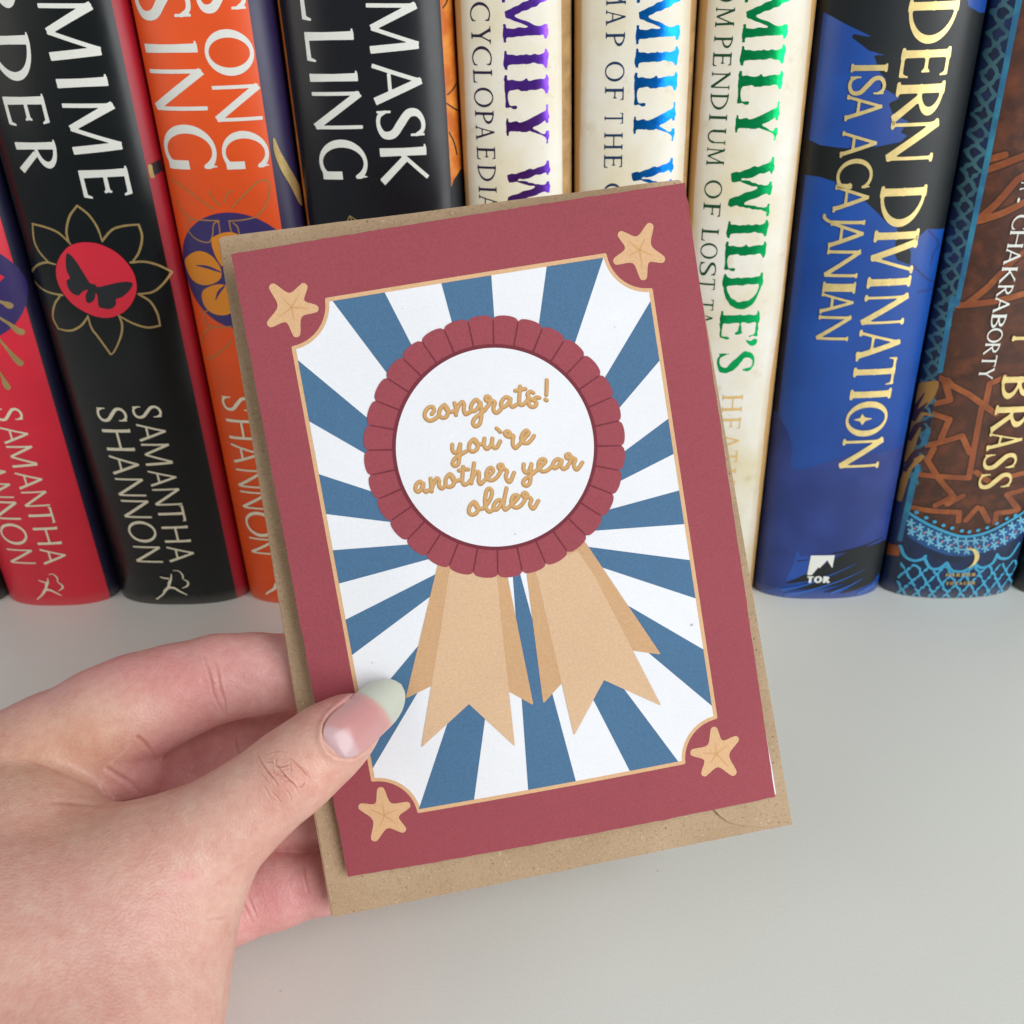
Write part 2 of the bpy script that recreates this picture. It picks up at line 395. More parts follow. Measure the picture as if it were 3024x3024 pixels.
# ------------------------------------------------------------------ books
YF = 322.
class Book:
    """hardback standing on the shelf, rounded spine towards us; x in mm"""
    def __init__(s, name, xl, xr, label, height=236, bulge=9.5, yf=YF, depth=150, n=2.6):
        s.xl, s.xr, s.H, s.b, s.yf, s.D, s.n = xl, xr, height, bulge, yf, depth, n
        s.c, s.a = (xl + xr) / 2, (xr - xl) / 2
        s.root = thing(name, (s.c * MM, (yf + 70) * MM, 0), label, 'book', 'hardback books standing in a row on the shelf')
        s.layer = 0
    def prof(s, x):
        u = np.clip(np.abs((np.asarray(x, float) - s.c) / s.a), 0, 1)
        return s.yf + s.b * (1 - np.sqrt(np.clip(1 - u ** s.n, 0, 1)))
    def norm(s, x):
        e = .05; x = np.clip(x, s.xl + .1, s.xr - .1)
        d = (s.prof(x + e) - s.prof(x - e)) / (2 * e); L = np.sqrt(1 + d * d)
        return np.stack([d / L, -1 / L], -1)
    def hit(s, p):
        d = ray(p); y = np.full(len(d), s.yf + 1.)
        for _ in range(30):
            x = d[:, 0] / d[:, 1] * y; y = .5 * y + .5 * s.prof(x)
        return np.stack([d[:, 0] / d[:, 1] * y, 235 + d[:, 2] / d[:, 1] * y], 1)
    def wrap(s, xz, off):
        x = np.clip(xz[:, 0], s.xl + .05, s.xr - .05); n = s.norm(x)
        return np.stack([x + n[:, 0] * off, s.prof(x) + n[:, 1] * off, xz[:, 1]], 1) * MM
    def shell(s, mats, limits):
        """jacket: U-shaped shell; limits: x where each material ends (first = left cover side)"""
        th = 3.0
        u = np.sin(np.linspace(-math.pi / 2, math.pi / 2, 61))
        xs = s.c + s.a * u
        for l in limits:
            if s.xl < l < s.xr: xs[np.argmin(np.abs(xs - l))] = l
        ys = s.prof(xs)
        out = [(s.xl, s.yf + s.D)] + [(s.xl, s.yf + s.b + k) for k in (60, 12)] + list(zip(xs, ys)) + [(s.xr, s.yf + s.b + k) for k in (12, 60)] + [(s.xr, s.yf + s.D)]
        inn = [(s.xl + th, s.yf + s.D)] + [(s.xl + th, s.yf + s.b + k) for k in (60, 12)] + [(s.c + (s.a - th) * a, y + th) for a, y in zip(u, ys)] + [(s.xr - th, s.yf + s.b + k) for k in (12, 60)] + [(s.xr - th, s.yf + s.D)]
        n = len(out); zs = [0.0, .5, s.H - .5, s.H]
        V = []
        for z in zs:
            sh = .35 if z in (0.0, s.H) else 0
            for (x, y) in out:
                V.append((x + (s.c - x) * sh / s.a, y + sh, z))
        nz = len(zs)
        for z in (0.0, s.H): V += [(x, y, z) for x, y in inn]
        Fc, mi = [], []
        def m_at(i):
            x = (out[i][0] + out[i + 1][0]) / 2
            y = (out[i][1] + out[i + 1][1]) / 2
            if y > s.yf + s.b - .01: return 0 if x < s.c else len(mats) - 1
            return sum(x > l for l in limits)
        for k in range(nz - 1):
            for i in range(n - 1):
                Fc.append((k * n + i, k * n + i + 1, (k + 1) * n + i + 1, (k + 1) * n + i)); mi.append(m_at(i))
        b0 = nz * n; b1 = b0 + n
        for i in range(n - 1):
            Fc.append((i + 1, i, b0 + i, b0 + i + 1)); mi.append(m_at(i))
            Fc.append(((nz - 1) * n + i, (nz - 1) * n + i + 1, b1 + i + 1, b1 + i)); mi.append(m_at(i))
            Fc.append((b0 + i, b1 + i, b1 + i + 1, b0 + i + 1)); mi.append(m_at(i))
        for i in (0, n - 1):
            Fc.append((i, b0 + i, b1 + i, (nz - 1) * n + i)); mi.append(m_at(min(i, n - 2)))
        att = [(v[0] - s.c) / s.a for v in V]
        o = mesh('dust_jacket', np.array(V) * MM, Fc, mats, s.root, mi, True, {'across': att})
        mesh_pages(s)
        return o
    def text(s, name, chars, base0, top0, base1, top1, st, mat, n=56, off=None):
        """chars: [(letter, y0, y1)] along the line in photo rows; base/top: two cross-sections of the line"""
        B = s.hit([base0, base1]); Tp = s.hit([top0, top1])
        xb, xt = B[:, 0].mean(), Tp[:, 0].mean()
        m0 = (np.array(base0) + top0) / 2; m1 = (np.array(base1) + top1) / 2
        VV, FF = [], []; nv = 0
        for ch, a, b in chars:
            pa = m0 + (m1 - m0) * (a - m0[1]) / (m1[1] - m0[1]); pb = m0 + (m1 - m0) * (b - m0[1]) / (m1[1] - m0[1])
            za, zb = s.hit([pa, pb])[:, 1]
            V, Fc = glyph_poly(ch, st, n)
            xz = np.stack([xb + (xt - xb) * V[:, 1], za + (zb - za) * V[:, 0]], 1)
            VV.append(xz); FF += [[i + nv for i in q][::-1] for q in Fc]; nv += len(V)
        return s.put(name, np.vstack(VV), FF, mat, off)
    def put(s, name, xz, faces, mat, off=None):
        keep = None
        if off is None:
            s.layer += 1; off = .03 * s.layer
        return mesh(name, s.wrap(xz, off), faces, mat, s.root)
    def art(s, name, fn_list, mat, cell=.35, off=None, pad=1.0):
        """fn_list: [('poly', pts_px) | ('line', pts_px, width_mm) | ('disc', centre_px, r_mm)...] painted as one printed layer"""
        items = []
        for it in fn_list:
            if it[0] == 'disc': items.append(('disc', s.hit([it[1]])[0], it[2]))
            else: items.append((it[0], s.hit(it[1])) + tuple(it[2:]))
        lo = np.full(2, 1e9); hi = -lo
        for it in items:
            P = np.atleast_2d(it[1]); r = (it[2] if it[0] == 'disc' else 0 if it[0] in ('poly', 'spoly') else np.max(it[2])) + pad
            lo = np.minimum(lo, P.min(0) - r); hi = np.maximum(hi, P.max(0) + r)
        lo[0] = max(lo[0], s.xl + .2); hi[0] = min(hi[0], s.xr - .2); lo[1] = max(lo[1], .3)
        def fn(X, Y):
            F = np.full(X.shape, 1e3)
            for it in items:
                if it[0] == 'poly': f = f_poly(X, Y, it[1])
                elif it[0] == 'spoly': f = f_poly(X, Y, spline(np.vstack([it[1], it[1][:1]]), 5)[:-1])
                elif it[0] == 'line': f = f_curve(X, Y, it[1], it[2], 5)
                elif it[0] == 'pline': f = f_curve(X, Y, it[1], it[2], 1)
                else: f = np.hypot(X - it[1][0], Y - it[1][1]) - it[2]
                F = np.minimum(F, f)
            return F
        V, Fc = field_mesh(fn, lo[0], hi[0], lo[1], hi[1], cell)
        if len(V) == 0: return None
        return s.put(name, V, Fc, mat, off)
PAGES = paper('page_edges', lin('#e6dcc4'), var=.15, grain=600)
def mesh_pages(s):
    e = 3.3
    box('page_block', (s.xl + e) * MM, (s.xr - e) * MM, (s.yf + s.b + 6) * MM, (s.yf + s.D - 4) * MM, 3 * MM, (s.H - 3) * MM, PAGES, s.root)

WHITE_PRINT = paper('white_print', lin('#eceee6', .95), .5, .03, bump=.05)
PALE_FOIL = paper('pale_gold_print', lin('#e6e0c6', 1.0), .42, .05, bump=.05)
GOLD_LINE = foil('gold_line_foil', lin('#c9ad72', .85), .42, .55)
GOLD = foil('gold_foil', lin('#f0d893', 1.0), .36, .6)

def letters(frame_fn, s):
    """'M:30-375 I:490-545' -> rows in photo pixels"""
    out = []
    for w in s.split():
        ch, r = w[0], w[2:]
        i = r.index('-', 1); a, b = float(r[:i]), float(r[i + 1:])
        out.append((ch, frame_fn(0, a)[1], frame_fn(0, b)[1]))
    return out

RED = jacket('red_jacket', lin('#e8273f', .95), .42)
NAVY = jacket('navy_jacket', lin('#131834'), .42)
BLACK = jacket('black_jacket', lin('#080f11'), .27, spec=.38)
INK = jacket('ink_black_print', lin('#1b2026'), .45)
CRIMSON = jacket('crimson_jacket', lin('#a31428'), .45)
ORANGE = jacket('orange_jacket', lin('#e8520f', 1.0), .46)
PURPLE = jacket('purple_jacket', lin('#241c46'), .40)
PURPLE_P = jacket('purple_print', lin('#352a68'), .45)
AMBER = jacket('amber_print', lin('#e08a1e'), .5)
SLATE = jacket('slate_jacket', lin('#14151b'), .28, spec=.38)
COPPER = jacket('copper_jacket', lin('#c9671f'), .45, blotch=(lin('#e8963c'), 120))
DARKG = jacket('dark_green_jacket', lin('#141c18'), .45)
DARKB = jacket('dark_brown_jacket', lin('#1c1713'), .45)

# --- books at the very edges of the view
b = Book('book', -250, -221.5, 'dark green book of which only a bottom corner shows, leftmost on the shelf', 228); b.shell([DARKG], [])
b = Book('book', 178.2, 205, 'dark brown book of which only a sliver shows, rightmost on the shelf', 240); b.shell([DARKB], [])

# --- red book
b = Book('book', -221, -176.3, 'bright red book with a purple disc on its spine at the left edge'); b.shell([RED, RED, NAVY], [-300, -178.4])
b.art('spine_emblem', [('disc', (-98, 858), 17.3)], PURPLE_P)
b.art('emblem_petals', [('poly', fP3((-60, 545), (0, 580), (38, 600), (0, 640), (-60, 690)))], RED)
b.art('emblem_stamens', [('line', fP3(*q), [.9, .9, 1.2, 2.0, 2.2]) for q in (
    ((-90, 770), (-30, 790), (30, 812), (60, 826), (78, 834)), ((-90, 870), (0, 935), (80, 985), (140, 1035), (172, 1050)),
    ((-90, 1010), (0, 1115), (70, 1200), (130, 1270), (165, 1302)), ((-60, 1290), (0, 1385), (25, 1425), (45, 1470), (62, 1498)))], GOLD_LINE)
b.text('author_lettering', letters(fE, 'S:655-735 A:772-880 M:892-1030 A:1060-1168 N:1183-1278 T:1285-1385 H:1408-1520 A:1545-1645'),
       fE(-5, 740), fE(147, 700), fE(270, 1630), fE(412, 1590), LIGHT, PALE_FOIL, 44)
b.text('author_lettering', letters(fE, 'A:1010-1110 N:1130-1222 N:1245-1360 O:1385-1520 N:1550-1640'),
       fE(-92, 1180), fE(68, 1150), fE(75, 1610), fE(215, 1600), LIGHT, PALE_FOIL, 44)
def runner(b, fr, pts):
    """publisher's device: a small running archer with a bow"""
    L = lambda q, w: ('line', fr(*q), [k * .78 for k in w])
    P = pts
    b.art('publisher_emblem', [L(P['arm'], [.5, .8, .9]), L(P['body'], [.5, .95, 1.5, 1.2, 1.5]), L(P['leg'], [1.4, 1.3, .9, .7]), L(P['leg2'], [1.4, 1.2, 1.0, .6]),
                               L(P['bow'], [.25, .5, .8, .45, .8, .9, .35])], PALE_FOIL, .16)
runner(b, fP8, dict(arm=((635, 625), (690, 645), (745, 660)), body=((780, 595), (785, 650), (765, 690), (755, 740), (745, 780)),
       leg=((750, 770), (715, 820), (690, 860), (615, 930)), leg2=((750, 775), (830, 785), (890, 815), (1000, 870)),
       bow=((790, 530), (870, 525), (935, 585), (945, 650), (1005, 695), (1025, 745), (960, 795))))

# --- black book
b = Book('book', -174.6, -123.0, 'black book with a red butterfly disc inside gold petals'); b.shell([CRIMSON, BLACK, CRIMSON], [-174.2, -126.6])
b.text('title_lettering', letters(fA, 'M:14-380 I:478-553 M:650-975 E:1060-1255'), fA(245, 83), fA(577, 28), fA(505, 1105), fA(800, 1055), FLARE, WHITE_PRINT, 70)
b.text('title_lettering', letters(fA, 'R:-170-88 D:207-512 E:597-798 R:888-1098'), fA(-48, 240), fA(170, 205), fA(64, 925), fA(345, 893), FLARE, WHITE_PRINT, 70)
pet = []
for q in (((225, 700), (200, 560), (240, 380), (335, 245)), ((335, 245), (480, 360), (590, 520), (655, 700)),
          ((655, 690), (780, 550), (940, 500), (1115, 485)), ((1115, 485), (1158, 640), (1120, 830), (1030, 970)),
          ((1010, 965), (1180, 955), (1350, 995), (1525, 1075)), ((1535, 1090), (1420, 1240), (1290, 1340), (1110, 1365)),
          ((1110, 1365), (1260, 1460), (1350, 1610), (1385, 1755)), ((1385, 1765), (1230, 1790), (1050, 1740), (880, 1650)),
          ((865, 1640), (905, 1750), (895, 1880), (840, 2030)), ((760, 2130), (610, 1920), (520, 1800), (470, 1640)),
          ((470, 1660), (380, 1770), (250, 1830), (95, 1805)), ((95, 1800), (30, 1660), (50, 1500), (120, 1390)),
          ((150, 1380), (0, 1350), (-120, 1290), (-245, 1120)), ((-245, 1110), (-180, 1010), (-60, 965), (60, 990)),
          ((-30, 960), (-150, 820), (-210, 680), (-230, 475)), ((-230, 475), (-60, 520), (100, 590), (250, 730))):
    pet.append(('line', fP1(*q), [.75, .7, .62, .3] if q[0][1] < 0 else [.7, .72, .72, .55]))
pet.append(('line', fP1((840, 2030), (800, 2100), (765, 2135)), [.55, .5, .35]))
b.art('spine_emblem', pet, GOLD_LINE, .22)
b.art('emblem_disc', [('spoly', fP1((480, 710), (640, 740), (820, 830), (960, 960), (1060, 1120), (1090, 1300), (1040, 1460), (930, 1590), (770, 1660), (620, 1660), (470, 1610), (290, 1500), (150, 1340), (80, 1180), (70, 1030), (120, 890), (220, 770), (340, 720)))], RED, .3)
b.art('butterfly', [('spoly', fP1((205, 850), (250, 865), (330, 960), (430, 1120), (500, 1225), (560, 1240), (600, 1275), (740, 1245), (880, 1215), (1000, 1212), (1040, 1245), (990, 1330), (900, 1405), (830, 1430), (825, 1500), (770, 1550), (680, 1550), (610, 1520), (595, 1400), (570, 1350), (560, 1420), (510, 1475), (455, 1465), (445, 1380), (470, 1310), (400, 1340), (350, 1385), (270, 1350), (215, 1270), (205, 1190), (245, 1160), (200, 1060), (192, 930)))], INK, .22)
b.text('author_lettering', letters(fE, 'S:640-718 A:752-865 M:878-1018 A:1048-1150 N:1165-1270 T:1275-1373 H:1400-1505 A:1530-1630'),
       fE(848, 690), fE(1022, 660), fE(1075, 1620), fE(1225, 1575), LIGHT, PALE_FOIL, 44)
b.text('author_lettering', letters(fE, 'S:650-742 H:785-925 A:955-1078 N:1100-1212 N:1238-1350 O:1370-1505 N:1530-1632'),
       fE(615, 690), fE(800, 690), fE(868, 1600), fE(1025, 1590), LIGHT, PALE_FOIL, 44)
runner(b, fP7, dict(arm=((478, 395), (520, 410), (570, 415)), body=((605, 365), (600, 420), (585, 460), (575, 500), (570, 520)),
       leg=((575, 510), (530, 560), (510, 595), (440, 650)), leg2=((570, 515), (640, 525), (700, 560), (780, 600)),
       bow=((620, 325), (690, 330), (735, 380), (740, 420), (790, 450), (790, 495), (730, 525))))

b.art('cover_band', [('poly', fA((940, 1045), (1010, 1010), (1030, 1075), (962, 1125)))], INK, .2)
b.art('cover_band', [('line', fA((948, 1052), (955, 1090), (964, 1118)), 1.1)], GOLD_LINE, .15)
# --- orange book
b = Book('book', -122.4, -80.2, 'orange book with white capitals and a purple disc of amber petals'); b.shell([ORANGE, ORANGE, PURPLE], [-300, -86.2])
b.text('title_lettering', letters(fA, 'S:-140-82 O:185-480 N:535-770 G:830-1070'), fA(1262, 60), fA(1560, 30), fA(1415, 1000), fA(1697, 960), FLARE, WHITE_PRINT, 70)
b.text('title_lettering', letters(fA, 'S:-110-130 I:262-336 N:435-705 G:790-1075'), fA(875, 60), fA(1200, 30), fA(1050, 960), fA(1362, 930), FLARE, WHITE_PRINT, 70)
gl = [('line', fP2(*q), .42) for q in (((80, 90), (200, 165), (330, 265), (470, 370)), ((125, 285), (190, 390), (255, 450)),
     ((255, 455), (230, 500), (245, 570), (310, 640), (420, 672), (460, 610), (470, 510), (510, 475)), ((255, 455), (350, 465), (520, 472)), ((515, 475), (525, 540), (530, 600)),
     ((640, 350), (720, 265), (800, 185), (870, 115)), ((610, 475), (740, 465), (860, 440)), ((615, 480), (625, 540), (645, 600)), ((650, 490), (690, 530), (708, 600)),
     ((870, 115), (960, 100), (985, 180), (950, 330), (860, 440)),
     ((430, 200), (470, 270), (530, 340)), ((640, 195), (600, 220), (570, 300)))]
b.art('spine_emblem', [('disc', (702, 806), 19.6)], PURPLE_P, .3)
DULL = foil('dull_gold_line', lin('#b98a4e', .9), .5, .2)
b.art('emblem_outline', gl, DULL, .2)
b.art('emblem_outline', [('line', fP2(*q), .42) for q in (((440, 1285), (390, 1320), (385, 1390), (450, 1445), (640, 1445)), ((440, 1455), (385, 1510), (370, 1600)), ((640, 1575), (560, 1660), (470, 1725), (395, 1740)))], DULL, .2)
b.art('emblem_petals', [('spoly', fP2(*q)) for q in (((210, 850), (250, 785), (340, 750), (440, 785), (520, 870), (545, 930), (530, 1010), (440, 1060), (340, 1055), (260, 990)),
     ((560, 1060), (470, 1065), (380, 1110), (365, 1180), (400, 1270), (480, 1330), (600, 1335), (700, 1250), (660, 1110)),
     ((450, 660), (490, 610), (610, 575), (720, 620), (740, 760), (640, 880), (560, 900), (490, 800)))], AMBER, .3)
b.art('petal_veins', [('line', fP2(*q), w) for q, w in ((((310, 880), (420, 900), (540, 945)), [.2, 1.0, .4]), (((490, 1205), (520, 1130), (570, 1075)), [.2, .9, .5]), (((470, 800), (530, 880), (550, 930)), [.3, .5, .5]))], PURPLE_P, .22)
b.text('author_lettering', letters(fE, 'S:583-675 H:725-855 A:885-1010 N:1045-1160 N:1185-1295 O:1310-1470 N:1480-1580'),
       fE(1420, 640), fE(1600, 600), fE(1600, 1570), fE(1760, 1560), LIGHT, PALE_FOIL, 44)
b.art('publisher_emblem', [('line', fP7((1690, 590), (1730, 560), (1780, 530), (1800, 480)), [.7, .9, 1.2, 1.2])], PALE_FOIL, .18)

b.art('cover_band', [('line', fA((1735, 880), (1755, 960), (1800, 1060), (1860, 1170), (1915, 1290)), [.6, 1.6, 2.2, 1.8, .8])], GOLD_LINE, .25)
# --- slate book
b = Book('book', -79.2, -27.6, 'dark slate book with white capitals and copper cover edges', n=3.0); b.shell([COPPER, SLATE, COPPER], [-77.9, -30.9])
b.text('title_lettering', letters(fB, 'M:15-335 A:398-662 S:688-882 K:920-1168'), fB(628, 310), fB(937, 290), fB(693, 985), fB(985, 960), FLARE, WHITE_PRINT, 70)
b.text('title_lettering', letters(fB, 'L:-100-130 L:185-392 I:452-518 N:578-822 G:885-1138'), fB(218, 245), fB(520, 220), fB(310, 1010), fB(605, 990), FLARE, WHITE_PRINT, 70)
b.art('spine_emblem', [('pline', fB((500, 1368), (485, 1400), (478, 1440)), .3), ('pline', fB((500, 1368), (550, 1400), (580, 1440)), .3), ('pline', fB((505, 1380), (515, 1400), (518, 1440)), .3)], GOLD_LINE, .15)
for q in (((1120, 600), (1150, 570), (1180, 520)), ((1115, 655), (1150, 680), (1190, 700)), ((1130, 840), (1160, 900), (1180, 980)), ((1090, 50), (1110, 20), (1125, -20))): b.art('cover_line', [('line', fB(*q), .35)], INK, .15, off=.06)

b.art('cover_panel', [('poly', fB((1141, 1195), (1160, 1140), (1200, 1075), (1250, 1050), (1260, 1500), (1156, 1500)))], INK, .2)
# --- three cream books
def cream(name, strip=False):
    t = NT(name)
    a = t.n('ShaderNodeAttribute', attribute_name='across')
    n1 = t.noise(28, 5, .62); n2 = t.noise(170, 4, .6); n3 = t.noise(800, 2)
    mp = t.n('ShaderNodeMapping'); mp.inputs['Scale'].default_value = (1, 1, .25); t.l(t.tc(), mp.inputs[0])
    n4 = t.noise(55, 4, .6, mp.outputs[0])
    base = t.mix(t.ramp(n1, [(.40, g(0)), (.68, g(1))]), lin('#ece9de'), lin('#dfd3b0'))
    base = t.mix(t.ramp(n2, [(.60, g(0)), (.78, g(.5))]), base, lin('#c2ab78'))
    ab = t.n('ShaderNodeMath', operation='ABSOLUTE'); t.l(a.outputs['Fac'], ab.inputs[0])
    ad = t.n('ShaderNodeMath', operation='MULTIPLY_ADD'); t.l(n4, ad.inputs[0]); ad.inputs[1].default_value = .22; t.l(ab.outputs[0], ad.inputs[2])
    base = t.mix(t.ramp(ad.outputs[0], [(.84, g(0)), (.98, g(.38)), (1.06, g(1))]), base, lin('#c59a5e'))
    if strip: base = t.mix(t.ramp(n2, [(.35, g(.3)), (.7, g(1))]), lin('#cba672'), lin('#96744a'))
    t.col(base); t.set(Roughness=.42); t.b.inputs['Specular IOR Level'].default_value = .4
    t.bump(n3, .06, .0001)
    return t.m
CREAM, CREAM_S = cream('aged_cream_jacket'), cream('brown_cream_edge', True)
def foil2(name, dark, light):
    t = NT(name); t.col(t.mix(t.noise(300, 2), lin(dark), lin(light))); t.set(Roughness=.24, Metallic=.92); t.bump(t.noise(260, 2), .25, .0003); return t.m
VIOLET_F, BLUE_F, GREEN_F = foil2('violet_foil', '#5a30a8', '#8a52e0'), foil2('blue_foil', '#0a5cc0', '#1690ea'), foil2('green_foil', '#0a9a50', '#18c874')
VIOLET_I, BLUE_I, GREEN_I = paper('violet_ink', lin('#2c2440'), .5, .03), paper('blue_ink', lin('#1f3a5c'), .5, .03), paper('green_ink', lin('#1c4a30'), .5, .03)
TAN_I = paper('tan_ink', lin('#dcb876'), .5, .04)
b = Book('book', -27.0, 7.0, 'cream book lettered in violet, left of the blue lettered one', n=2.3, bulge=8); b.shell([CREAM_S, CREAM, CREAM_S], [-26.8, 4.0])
b.text('title_lettering', letters(fB, 'M:-70-265 I:315-440 L:472-690 Y:668-918 W:1025-1345'), fB(1480, 380), fB(1758, 380), fB(1492, 780), fB(1755, 780), ANTIQ, VIOLET_F, 60)
b.text('subtitle_lettering', letters(fB, 'N:-110--20 C:12-135 Y:165-280 C:292-415 L:440-525 O:555-680 P:700-785 A:795-890 E:930-1012 D:1045-1148 I:1182-1220 A:1235-1335'), fB(1285, 370), fB(1405, 370), fB(1308, 1090), fB(1420, 1090), SMALL, VIOLET_I, 44)
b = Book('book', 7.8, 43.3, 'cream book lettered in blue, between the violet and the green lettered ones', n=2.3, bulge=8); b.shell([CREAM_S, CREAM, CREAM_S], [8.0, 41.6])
b.text('title_lettering', letters(fC, 'M:-70-275 I:300-425 L:455-672 Y:655-905 W:1010-1340'), fC(600, 365), fC(865, 350), fC(578, 800), fC(838, 770), ANTIQ, BLUE_F, 60)
b.text('subtitle_lettering', letters(fC, 'M:-90-35 A:62-162 P:203-293 O:390-517 F:550-635 T:715-785 H:840-950 E:980-1065 O:1162-1290'), fC(416, 120), fC(536, 112), fC(390, 900), fC(506, 895), SMALL, BLUE_I, 44)
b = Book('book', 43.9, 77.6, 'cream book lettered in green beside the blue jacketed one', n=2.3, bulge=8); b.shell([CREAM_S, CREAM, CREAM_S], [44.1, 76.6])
# rows below the card corner are read from another enlargement of the photo
rows = letters(fC, 'M:-70-265 I:285-412 L:445-662 Y:648-897 W:1000-1378 I:1398-1508 L:1530-1718') + letters(fTR, "D:660-888 E:898-1078 ':1080-1125 S:1155-1292")
b.text('title_lettering', rows, fC(1288, 350), fC(1555, 350), fTR(1520, 1230), fTR(1762, 1210), ANTIQ, GREEN_F, 60)
b.text('subtitle_lettering', letters(fC, 'O:-100-12 M:45-172 P:228-305 E:330-420 N:455-568 D:592-695 I:725-765 U:812-918 M:935-1050 O:1142-1258 F:1285-1372 L:1448-1528 O:1540-1640 S:1660-1748 T:1765-1835 T:1895-1965 A:1975-2060'),
       fC(1112, 110), fC(1226, 70), fC(1025, 1205), fC(1140, 1195), SMALL, GREEN_I, 44)
b.text('author_lettering', letters(fG, 'H:568-682 E:712-790 A:815-925 T:925-1000 H:1035-1150 E:1190-1270'), fG(30, 630), fG(155, 615), fG(-28, 1060), fG(98, 1050), SMALL, TAN_I, 44)

# --- blue book
BLUE = jacket('blue_jacket', lin('#134a9e'), .36, .10, blotch=(lin('#183f8c'), 25))
BLUE_SIDE = jacket('night_blue_jacket', lin('#0c1a3a'), .40)
INDIGO = jacket('indigo_print', lin('#22377c'), .40, .12, blotch=(lin('#2c4088'), 60))
TEALBLACK = jacket('teal_black_print', lin('#12181b'), .36, .12)
SKYBLUE = jacket('bright_blue_print', lin('#1f58ad'), .45)
b = Book('book', 78.2, 126.6, 'glossy blue book with gold capitals and black silhouettes'); b.shell([BLUE_SIDE, BLUE, BLUE], [79.6, 200])
b.art('spine_artwork', [('spoly', fG((480, 1045), (800, 965), (1200, 850), (1320, 800), (1250, 1200), (1050, 1600), (800, 1700), (500, 1760), (150, 1780), (150, 1500), (200, 1300), (260, 950), (330, 660), (420, 780), (465, 900)))], INDIGO, .5)
b.art('spine_artwork', [('poly', fD(*q)) for q in (
    ((560, -80), (560, 20), (690, 90), (800, 150), (985, 240), (850, 215), (840, 235), (950, 320), (1060, 350), (980, 350), (1000, 400), (1010, 450), (1060, 500), (1020, 545), (1150, 620), (1075, 655), (1100, 720), (1200, 770), (1150, 840), (1195, 860), (1150, 900), (1000, 930), (800, 940), (640, 920), (560, 880), (470, 860), (440, 1090), (640, 1120), (760, 1160), (900, 1250), (1010, 1355), (1050, 1400), (1130, 1445), (1110, 1600), (1130, 1650), (1210, 1680), (1215, 1600), (1200, 1560), (1320, 1450), (1450, 1435), (1700, 1300), (1800, 80), (1650, 80), (1580, 40), (1560, -80)),)], TEALBLACK, .5)
b.art('spine_artwork', [('line', fD(*q), w) for q, w in ((((1330, 1460), (1390, 1540), (1360, 1600), (1340, 1680)), .6), (((1230, 1680), (1320, 1770), (1400, 1800), (1260, 1850)), .7))], INDIGO, .3)
b.art('spine_artwork', [('line', fP6(*q), w) for q, w in (
    (((470, 660), (700, 600), (950, 500), (1250, 360), (1560, 230)), [.5, 3.2, 5.5, 6.0, 4.0]), (((480, 750), (750, 680), (1000, 610), (1300, 470), (1560, 330)), [.4, 2.6, 4.0, 5.5, 6]),
    (((600, 770), (900, 690), (1200, 600), (1500, 460)), [.5, 2.6, 4.5, 6]), (((900, 770), (1150, 700), (1400, 600), (1540, 500)), [.4, 2, 3.4, 4]), (((1090, 780), (1250, 720), (1450, 620)), [.4, 2.2, 3]),
    (((1000, 330), (1150, 300), (1350, 240), (1560, 140)), [.6, 1.0, .8, .5]), (((600, 410), (740, 395)), [.6, .3]))], TEALBLACK, .4)
b.art('spine_artwork', [('line', fP6(*q), w) for q, w in ((((430, 740), (700, 680), (960, 580), (1300, 420)), [1.5, .8, .5, .2]), (((480, 800), (800, 730), (1100, 630), (1400, 480)), [2.0, .9, .5, .2]), (((980, 780), (1200, 690), (1350, 600)), [1.2, .7, .2]), (((1290, 780), (1450, 690)), [1.5, 1.5]))], SKYBLUE, .35)
b.art('spine_artwork', [('spoly', fP6((470, 640), (540, 470), (585, 330), (600, 290), (640, 360), (720, 350), (740, 440), (720, 560), (620, 600)))], jacket('mid_blue_print', lin('#214a9c'), .42, .2), .3, off=.1)
b.text('title_lettering', letters(fD, 'D:-10-275 E:298-490 R:515-790 N:755-1030 D:1175-1438 I:1455-1532 V:1500-1740 I:1752-1825 N:1862-2065') + letters(fG, 'A:155-355 T:338-512 I:535-602 O:612-835 N:845-1043'),
       fD(1230, 150), fD(1545, 90), fG(728, 1035), fG(985, 950), FRIZ, GOLD, 60)
b.art('title_star', [('poly', fG((1040, 540), (1058, 560), (1082, 572), (1045, 578), (1028, 582), (1020, 570))), ('poly', fG((905, 690), (922, 712), (972, 720), (925, 735), (905, 762), (890, 738), (848, 728), (892, 716)))], GOLD, .18)
b.text('author_lettering', letters(fD, 'I:403-457 S:480-605 A:600-768 A:830-1000 G:1005-1198 A:1170-1348 J:1358-1425 A:1400-1578 N:1580-1762 I:1786-1860 A:1855-1990') + letters(fG, 'N:65-228'),
       fD(855, 440), fD(1082, 420), fG(600, 190), fG(812, 150), FRIZL, GOLD, 50)
b.art('publisher_emblem', [('poly', fP6((752, 345), (1022, 342), (995, 490), (938, 398), (848, 492), (838, 476), (760, 568), (708, 568)))], WHITE_PRINT, .16)
V3 = b.hit(fP6((706, 656), (985, 656), (706, 580), (985, 575)))
for ch, a, c in (('T', 706, 778), ('O', 785, 878), ('R', 888, 972)):
    V, Fc = glyph_poly(ch, SANS, 36)
    q = b.hit(fP6((a, 618), (c, 616))); z0 = b.hit(fP6((a, 655), (c, 653)))[:, 1].mean(); z1 = b.hit(fP6((a, 580), (c, 578)))[:, 1].mean()
    b.put('publisher_lettering', np.stack([q[0, 0] + (q[1, 0] - q[0, 0]) * V[:, 0], z0 + (z1 - z0) * V[:, 1]], 1), Fc, WHITE_PRINT, .45)

